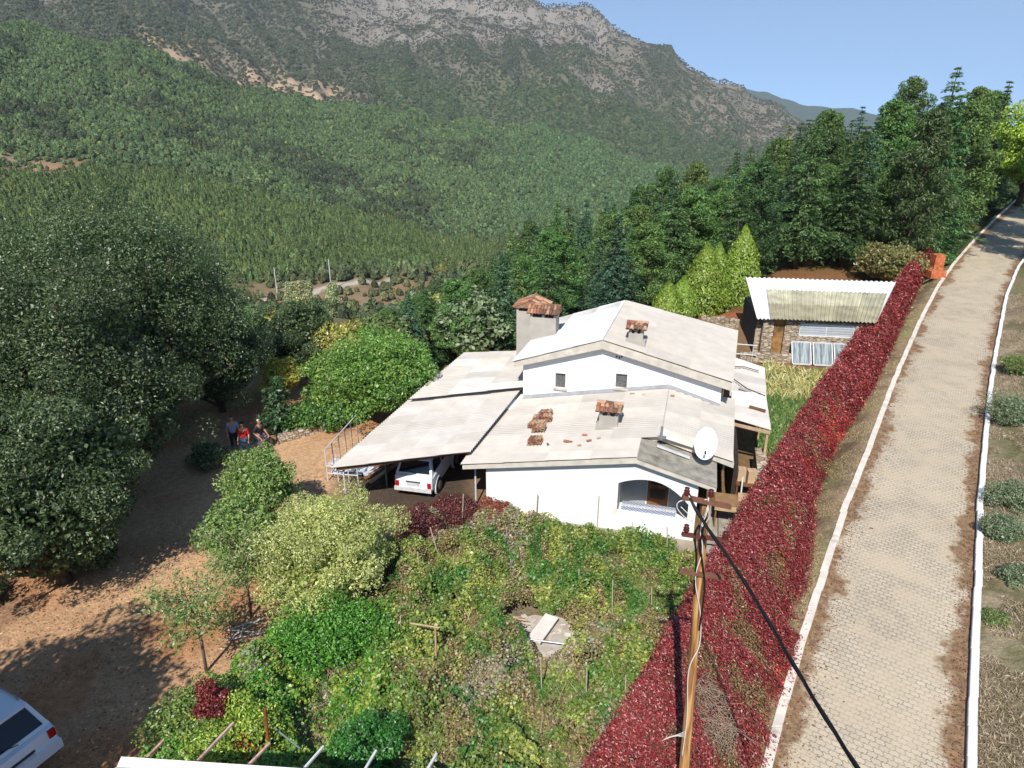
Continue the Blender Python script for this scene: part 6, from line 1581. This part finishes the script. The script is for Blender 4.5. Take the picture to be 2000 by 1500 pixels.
def sapling(x, y, Hh, seed, lab):
    rg = np.random.default_rng(seed); tr = MB(); Vs = []; Cs = []
    tr.tube([(0, 0, -0.2), (0.04, 0, 1.1), (0.0, 0.02, 1.7)], [0.05, 0.042, 0.036], 7)
    tips = []
    for i in range(14):
        a = i * 2.4 + rg.normal() * .3; up = rg.uniform(0.45, 1.0); l = rg.uniform(1.0, 1.7) * (1.15 - up * 0.5)
        s = Vector((0, 0.02, 1.2 + 0.09 * i)); m_ = s + Vector((math.cos(a) * l * .5, math.sin(a) * l * .5, l * up * .7)); e = s + Vector((math.cos(a) * l, math.sin(a) * l, l * up * 1.0 + 0.2))
        tr.tube([s, m_, e], [0.022, 0.013, 0.005], 5, cap=False)
        n = 190; t = rg.uniform(0.2, 1.05, n)[:, None]; sA, mA, eA = map(np.array, (s, m_, e))
        P = (1 - t) ** 2 * sA + 2 * t * (1 - t) * mA + t * t * eA + rg.normal(size=(n, 3)) * np.array([.17, .17, .10])
        Vs.append(leaves(P, rg.normal(size=(n, 3)) * .6 + np.array([0, -.2, 1]), np.full(n, 0.11), 0.4, rg=rg)); Cs.append(pick([(104, 126, 66), (84, 110, 50), (134, 142, 86), (150, 128, 100)], n, rg, .2, [3, 3, 1.5, .7]))
    me = quad_mesh('crown', np.concatenate(Vs), np.concatenate(Cs), LEAF)
    o = empty('sapling', (x, y, h1(x, y)), 0, lab, 'tree'); link(D.objects.new('crown', me), o); tr.build('trunk', BARKG, o, smooth=True)
q_ = at(403, 1312, 0); sapling(q_[0], q_[1], 4, 140, 'thin young tree with sparse leaves standing at the sunny yard edge')
q_ = at(490, 1205, 0); sapling(q_[0], q_[1], 4, 141, 'sparse young tree behind the thin one, against the pale tree')
WG = [(98, 138, 60), (80, 118, 50), (118, 152, 72), (64, 98, 42), (140, 154, 76)]
single('walnut_tree', broadleaf(150, 4.9, 2.8, 130, 420, 0.135, WG, 0.1, (0.14, 0.27), wts=[3, 3, 2, 2, 1], aspect=0.36), -6.2, 32.2, 'bright green leafy tree beside the left roof')
single('walnut_tree', broadleaf(151, 3.6, 2.0, 80, 320, 0.13, WG, 0.1, (0.17, 0.3), aspect=0.36), -8.6, 33.0, 'smaller bright green tree left of the leafy tree by the roof')
single('yellow_tree', broadleaf(152, 4.0, 2.0, 46, 220, 0.15, [(150, 150, 74), (134, 140, 64), (164, 160, 92), (108, 120, 56)], 0.12, (0.2, 0.34)), -9.6, 38.6, 'yellowing shrub behind the bright green trees')
q_ = at(562, 812, -1); single('yellow_tree', broadleaf(153, 2.6, 1.2, 26, 180, 0.13, [(158, 158, 64), (138, 146, 56), (172, 168, 84)], 0.15, (0.25, 0.4)), q_[0], q_[1], 'small yellow tree on the lower terrace behind the spruce')
CD = [(62, 92, 56), (52, 78, 48), (78, 108, 66), (44, 66, 42)]
q_ = at(553, 843, 0); single('spruce', conifer(160, 3.0, 0.95, CD, tiers=16, br=7, q=16, size=0.24), q_[0], q_[1], 'small dark spruce at the edge of the dirt yard')
q_ = at(536, 846, 0); single('spruce', conifer(161, 2.4, 0.8, CD, tiers=14, br=7, q=16, size=0.22), q_[0], q_[1], 'smaller dark spruce just left of the other little spruce')
for i, (px, py, lab) in enumerate(((590, 850, 'left dark green shrub along the stone edging'), (625, 842, 'middle dark green shrub along the stone edging'), (660, 842, 'right dark green shrub along the stone edging, by the leafy tree'))):
    q_ = at(px, py, 0); single('shrub', broadleaf(170 + i, 1.3, 1.1, 26, 160, 0.14, [(74, 108, 46), (60, 92, 40), (92, 124, 56)], 0.05, (0.25, 0.4)), q_[0], q_[1] + 0.8, lab)
for i, (x_, y_, Rr_, lab) in enumerate(((-17.6, 17.9, 1.3, 'left dark bush in the shade under the nearest tree'), (-14.6, 20.3, 1.1, 'right dark bush in the shade under the nearest tree'), (-18.8, 21.0, 1.5, 'dark bush at the left edge behind the nearest tree'), (-13.4, 27.6, 0.9, 'low dark bush beside the stone edging under the grove'))):
    single('shrub', broadleaf(260 + i, Rr_ * 1.1, Rr_, 30, 200, 0.11, GG, 0.02, (0.2, 0.36)), x_, y_, lab)
# dark red bushes and creepers
RD = [(96, 46, 44), (80, 34, 36), (114, 64, 56), (112, 84, 62), (72, 34, 32)]
q_ = at(885, 1005, 0.3); single('red_bush', broadleaf(180, 1.0, 1.0, 44, 396, 0.067, RD, 0.05, (0.22, 0.36), flat=0.8), q_[0], q_[1], 'dark red bush in front of the white car and the carport bay')
q_ = at(965, 1005, 0.3); single('red_bush', broadleaf(181, 0.8, 0.9, 28, 360, 0.067, [(124, 70, 54), (104, 48, 42), (140, 96, 66)], 0.05, (0.22, 0.36), flat=0.8), q_[0], q_[1], 'brownish red bush at the left foot of the white wall')
q_ = at(818, 1050, 0.3); single('red_bush', broadleaf(182, 1.5, 0.85, 40, 396, 0.067, RD, 0.05, (0.22, 0.36)), q_[0], q_[1], 'tall dark red bush between the pale tree and the garden')
q_ = at(424, 1450, 0.3); single('red_creeper', broadleaf(183, 2.3, 0.38, 34, 360, 0.059, [(104, 32, 36), (84, 26, 30), (124, 46, 46)], 0.02, (0.4, 0.7)), q_[0], q_[1], 'column of dark red creeper on a post by the pergola')
stake((424, 1440), (419, 1368), 'white pipe top sticking out of the red creeper column', METW, 0.03)
q_ = at(500, 1490, 0.3); single('red_creeper', broadleaf(184, 1.4, 0.55, 22, 288, 0.059, [(150, 52, 44), (128, 40, 36), (164, 84, 60)], 0.02, (0.3, 0.5)), q_[0], q_[1], 'rusty red creeper on the pergola rail')
# white frame and junk at the yard edge
fr_ = empty('folded_frame', P3(478, 1240, 0), 0.3, 'white folding frame lying at the edge of the dirt yard', 'frame')
for a, b in (((-.5, -.2, .1), (.6, -.25, .15)), ((-.5, .25, .1), (.5, .3, .25)), ((-.5, -.2, .1), (.5, .3, .25)), ((.6, -.25, .15), (-.5, .25, .1)), ((-.1, -.2, .12), (0, .28, .2))):
    k = MB(); k.tube([a, b], 0.02, 6); k.build('bar', METW, fr_)
# thujas behind the house
TH_ = [(122, 146, 54), (104, 132, 44), (142, 162, 66), (80, 108, 36)]
for i, (px, y, Hh, Rr, lab) in enumerate(((1487, 52, 5.9, 1.75, 'tallest bright yellow-green conifer behind the outbuilding roof'), (1412, 49.5, 5.0, 1.7, 'middle bright yellow-green conifer with two tops'), (1437, 50.5, 4.9, 1.3, 'bright yellow-green conifer squeezed between the tallest and the middle one'), (1338, 47, 2.9, 1.2, 'smallest rounded yellow-green conifer beside the white roof ridge'), (1368, 48, 2.9, 1.2, 'low yellow-green conifer between the smallest and the middle one'))):
    az = az_of(px); x = math.tan(az) * y
    rg = np.random.default_rng(200 + i); n = 11000; t = rg.uniform(0, 1, n) ** 1.15; a = rg.uniform(0, 6.283, n)
    prof = np.where(t < 0.2, 0.8 + t, 1.0 * (1 - ((t - 0.2) / 0.8) ** 1.4) ** 0.9) * (1 + 0.22 * (fbm(a * 1.6 + 5, t * 6, 300 + i, 3) - 0.5) * 2)
    r_ = Rr * prof * rg.uniform(0.72, 1.05, n); P = np.stack([np.cos(a) * r_, np.sin(a) * r_, 0.05 + t * Hh], 1)
    N_ = np.stack([np.cos(a), np.sin(a), 0.5 + 0 * a], 1) + rg.normal(size=(n, 3)) * 0.5
    V = leaves(P, N_, np.full(n, 0.24), 0.35, tdir=np.array([0, 0, 1.2]) + 0.5 * np.stack([np.cos(a), np.sin(a), 0 * a], 1), rg=rg); tr = MB(); tr.tube([(0, 0, -.3), (0, 0, Hh * .9)], [0.12, 0.02], 6)
    single('thuja', (V, pick(TH_, n, rg, 0.15, [3, 3, 2, 2]), tr), x, y, lab)
ax = at(1768, 548, 2.2); single('olive_shrub', broadleaf(210, 3.6, 2.6, 60, 220, 0.2, [(118, 118, 66), (98, 104, 54), (138, 130, 84), (84, 92, 48)], 0.08, (0.18, 0.32)), ax[0] + 0.6, ax[1] + 3.2, 'round olive-brown shrub behind the end of the red hedge')
# sage bushes on the bank right of the road
SG = [(108, 124, 92), (92, 108, 76), (128, 138, 108), (96, 98, 70)]
for i, (px, py, Rr, lab) in enumerate(((1988, 790, 1.5, 'grey-green sage bush on the bank, farthest up the road'), (1998, 700, 1.2, 'olive scrub on the bank above the sage bushes'), (1965, 1000, 0.85, 'small grey-green sage bush close to the right kerb'), (1990, 945, 1.0, 'wide grey-green sage bush on the bank by the frame edge'), (1996, 1085, 0.6, 'lowest grey-green sage bush on the bank'), (1960, 1160, 0.38, 'tiny bright green weed beside the right kerb'))):
    q_ = at(px, py, 1.6, RS, RY); q_ = (q_[0], q_[1])
    single('sage_bush', broadleaf(220 + i, Rr * 0.95, Rr, 30, 260, 0.07, SG if i not in (1, 5) else [(118, 120, 70), (98, 106, 58), (86, 120, 60)], 0.02, (0.22, 0.36), aspect=0.4), q_[0], q_[1], lab, 'bush', z=h1(q_[0], q_[1]) - 0.15)
# brick stacks at the top of the hedge
for (px, py, z, sx, sy, sz_, lab) in ((1836, 512, 2.9, 0.8, 0.8, 1.7, 'taller stack of orange hollow bricks at the far end of the red hedge'), (1838, 523, 2.9, 1.3, 0.8, 0.7, 'low stack of orange hollow bricks in front of the taller stack')):
    q_ = at(px, py, z); k = MB(); rg = np.random.default_rng(3); nx, ny, nz_ = int(sx / 0.2), int(sy / 0.2), int(sz_ / 0.2)
    for a in range(nx):
        for b in range(ny):
            for c_ in range(nz_): 
                k.col = tuple(lin((206, 118, 78)) * rg.uniform(0.6, 1.15)); k.box((a * .2 - sx / 2, b * .2, c_ * .2), (a * .2 - sx / 2 + .188, b * .2 + .188, c_ * .2 + .188))
    o_ = k.build('brick_stack', mat('orange_brick', (222, 120, 70), 0.9, 0.15, 5, attr=True), colattr=True); o_.location = (q_[0], q_[1], h1(q_[0], q_[1])); tag(o_, lab, 'bricks')
q_ = at(1852, 500, 2.9); single('shrub', broadleaf(240, 1.1, 0.5, 14, 100, 0.12, [(84, 130, 70), (70, 110, 60)], 0.05, (0.3, 0.5)), q_[0], q_[1], 'small green shrub beside the orange brick stacks')

# ------------------------------------------------------------------ conifer wood on the right, trees below the house
CC1 = [(74, 102, 58), (60, 88, 50), (92, 118, 70), (50, 74, 44)]
CC2 = [(90, 116, 60), (74, 102, 52), (108, 132, 72), (58, 84, 44)]
CC3 = [(70, 100, 76), (58, 84, 64), (90, 118, 92), (48, 70, 54)]
protoC = [tree_proto('c', conifer(300, 12, 2.9, CC1, 34, 11, 60, 0.34, aspect=0.26)), tree_proto('c', conifer(301, 12, 2.6, CC2, 34, 11, 60, 0.32, ragged=0.35, aspect=0.26)), tree_proto('c', conifer(302, 12, 3.1, CC1, 30, 11, 62, 0.34, power=0.75, ragged=0.35, aspect=0.26)), tree_proto('c', conifer(303, 12, 2.5, CC3, 34, 10, 56, 0.32, aspect=0.26))]
protoP = [tree_proto('p', pine(310, 12, 2.9, CC2, 48, 380, 0.27)), tree_proto('p', pine(311, 12, 2.6, CC1, 44, 380, 0.27, 0.2)), tree_proto('p', pine(312, 12, 3.1, CC2, 50, 380, 0.27, 0.25))]
SIL = ([700, 800, 860, 930, 1000, 1060, 1110, 1150, 1200, 1240, 1290, 1330, 1380, 1425, 1450, 1480, 1520, 1560, 1600, 1635, 1680, 1720, 1760, 1800, 1850, 1900, 1950, 1990],
       [575, 530, 515, 490, 440, 402, 388, 382, 370, 378, 318, 306, 314, 345, 292, 285, 268, 236, 192, 216, 206, 190, 152, 126, 113, 138, 164, 150])
def wood():
    rg = np.random.default_rng(44); placed = []; cnt = 0
    cand = []
    for px in np.arange(1000, 1990, 13.0): cand.append((px + rg.uniform(-4, 4), rg.uniform(105, 150), 1))     # skyline trees first
    for _ in range(5200): cand.append((rg.uniform(770, 1985), rg.uniform(43, 150), 0))
    for px, r_, skyl in cand:
        az = az_of(px); x = math.sin(az) * r_; y = math.cos(az) * r_
        if x > float(line_at(KL, y)) - 3.2 and y < 105: continue
        if x > float(line_at(KL, 95)) - 3 + (y - 95) * 0.75 and x < float(line_at(KR, 95)) + 3 + (y - 95) * 0.75 and y >= 95: continue
        if px > 1300 and r_ < 58: continue
        if px > 1540 and r_ < (67 if px < 1800 else 64): continue
        if px < 960 and r_ < 46: continue
        if x < 12 and y < 44: continue
        sp_ = 3.2 if r_ < 90 else 4.2
        if any((x - a) ** 2 + (y - b) ** 2 < sp_ * sp_ for a, b in placed): continue
        s = np.interp(px, *SIL) + rg.uniform(-5, 8)
        if not skyl: s += rg.uniform(0, 1) * 26 + 20
        gz = h1(x, y); zt = CH + math.hypot(x, y) * tan_el(az, s)
        H_ = zt - gz
        want = rg.uniform(8.5, 15) if not skyl else 18
        if r_ < 60: want = rg.uniform(6.5, 10.5)
        if H_ < 4.0: continue
        H_ = min(H_, want)
        placed.append((x, y)); cnt += 1
        isp = rg.uniform() < (0.38 if px > 1250 else 0.2)
        p = (protoP if isp else protoC)[rg.integers(0, 3 if isp else 4)]
        w = (H_ / 12) ** 0.75 * rg.uniform(0.85, 1.15)
        lm = [n_ for lim_, n_ in ((905, 'left of the tall chimney, above the side roof'), (985, 'just left of the tall chimney'), (1110, 'right behind the tall chimney'), (1210, 'behind the left slope of the upper roof'), (1310, 'behind the ridge of the upper roof'), (1400, 'left of the bright yellow-green conifers'), (1500, 'behind the bright yellow-green conifers'), (1600, 'behind the left half of the outbuilding'), (1700, 'behind the right half of the outbuilding'), (1800, 'above the olive-brown shrub'), (1890, 'beside the top of the road'), (2100, 'over the bend where the road ends')) if px < lim_][0]
        rw = 'front row' if r_ < 62 else ('second rank' if r_ < 85 else ('middle depth' if r_ < 108 else 'rear rank'))
        knd = 'rounded pine' if isp else 'pointed conifer'
        ht_ = 'tall' if H_ > 11 else ('mid-height' if H_ > 7.5 else 'low')
        lab_ = '%s %s, %s, %s' % (ht_, knd, rw, lm)
        put_tree('pine_tree' if isp else 'cedar_tree', p, x, y, w, H_ / 12, rg.uniform(0, 6.28), lab_, 'tree', 'wood behind the house: ' + lab_)
        if cnt > 330: break
    print('WOOD', cnt)
wood()
# trees right of the road, mostly beyond the frame, shading its far end
for i, (px, r_, Hh, lab) in enumerate(((2118, 84, 15, 'pine leaning in from the right edge across the top of the road'), (2135, 74, 14, 'dark pine right of the road just outside the frame'), (2112, 97, 16, 'tall dark pine at the right edge beyond the road bend'))):
    az = az_of(px); x, y = math.sin(az) * r_, math.cos(az) * r_; put_tree('pine_tree', protoP[i], x, y, (Hh / 12) ** .8, Hh / 12, i, lab, 'tree')
az = az_of(2040); x, y = math.sin(az) * 108, math.cos(az) * 108
single('lime_tree', broadleaf(250, 12.5, 4.2, 90, 380, 0.24, [(150, 180, 66), (128, 160, 54), (170, 194, 88)], 0.15, (0.18, 0.3)), x, y, 'bright lime-green broadleaf tree at the right edge above the road', z=h1(x, y))
# mid-distance valley trees
protoB = [tree_proto('b', broadleaf(400, 8, 3.4, 46, 130, 0.42, [(84, 106, 60), (70, 92, 52), (106, 124, 76)], 0.1, (0.2, 0.34))), tree_proto('b', broadleaf(401, 8, 3.2, 40, 130, 0.42, [(104, 116, 84), (86, 100, 70), (126, 134, 104)], 0.1, (0.2, 0.34))), tree_proto('b', broadleaf(402, 8, 3.0, 36, 130, 0.42, [(126, 128, 70), (108, 114, 60), (150, 146, 84)], 0.1, (0.2, 0.34)))]
def vlab(k_, px, r_):
    lm = [n_ for lim_, n_ in ((500, 'right behind the dark grove'), (600, 'above the small yellow tree'), (690, 'left above the leafy tree'), (780, 'straight above the leafy tree'), (870, 'right of the leafy tree'), (2000, 'towards the tall chimney')) if px < lim_][0]
    return '%s in the valley, %s, %s' % (k_, 'near rank' if r_ < 72 else ('middle rank' if r_ < 110 else 'far rank'), lm)
def valley():
    rg = np.random.default_rng(46); placed = []; c = 0
    for _ in range(2600):
        px = rg.uniform(380, 990); r_ = rg.uniform(47, 172)
        az = az_of(px); x = math.sin(az) * r_; y = math.cos(az) * r_
        if any((x - a) ** 2 + (y - b) ** 2 < (3.9 if r_ < 90 else 6.0) ** 2 for a, b in placed): continue
        if r_ < 58 and not (690 < px < 960 or 440 < px < 520): continue
        if fbm(np.array([x / 22]), np.array([y / 22]), 99, 3)[0] > 0.60 and r_ > 75: continue
        gz = h1(x, y); s = np.interp(px, [380, 480, 520, 640, 700, 800, 990], [560, 600, 640, 650, 612, 560, 500]) + rg.uniform(0, 30)
        lim = CH + r_ * tan_el(az, s) - gz; H_ = min(lim, rg.uniform(5, 9.5))
        if H_ < 3: continue
        placed.append((x, y)); c += 1
        if px > 700 and rg.uniform() < 0.5: p = protoP[rg.integers(0, 3)]; put_tree('pine_tree', p, x, y, (H_ / 12) ** .75, H_ / 12, rg.uniform(0, 6), vlab('dark pine', px, r_), 'tree', 'valley trees: ' + vlab('dark pine', px, r_))
        else: ki = rg.choice(3, p=[.5, .35, .15]); p = protoB[ki]; l_ = vlab(('deep green', 'grey-green', 'yellowish')[ki] + ' round tree', px, r_); put_tree('valley_tree', p, x, y, (H_ / 8) * 1.05, H_ / 8, rg.uniform(0, 6), l_, 'tree', 'valley trees: ' + l_)
        if c > 240: break
    print('VALLEY', c)
valley()
pp_ = tree_proto('poplar', broadleaf(420, 11, 1.3, 40, 120, 0.34, [(150, 156, 112), (132, 142, 94), (168, 170, 130)], 0.05, (0.5, 0.8)))
for px, lab in ((527, 'leftmost slim pale poplar in the valley below the dirt road'), (541, 'slim pale poplar, second from the left in the valley'), (555, 'slim pale poplar, third from the left in the valley'), (611, 'slim pale poplar standing alone right of the other three')):
    az = az_of(px); x, y = math.sin(az) * 150, math.cos(az) * 150; put_tree('poplar', pp_, x, y, 1, 1, px, lab, 'tree')
for px, py in ((540, 548), (645, 530)):
    q_ = at(px, py + 14, -44); k = MB(); k.tube([(q_[0], q_[1], -46), (q_[0], q_[1], -37)], 0.16, 6); o_ = k.build('pole', METW); tag(o_, 'thin pale pole beside the valley road, %s one' % ('left' if px < 600 else 'right'), 'pole')
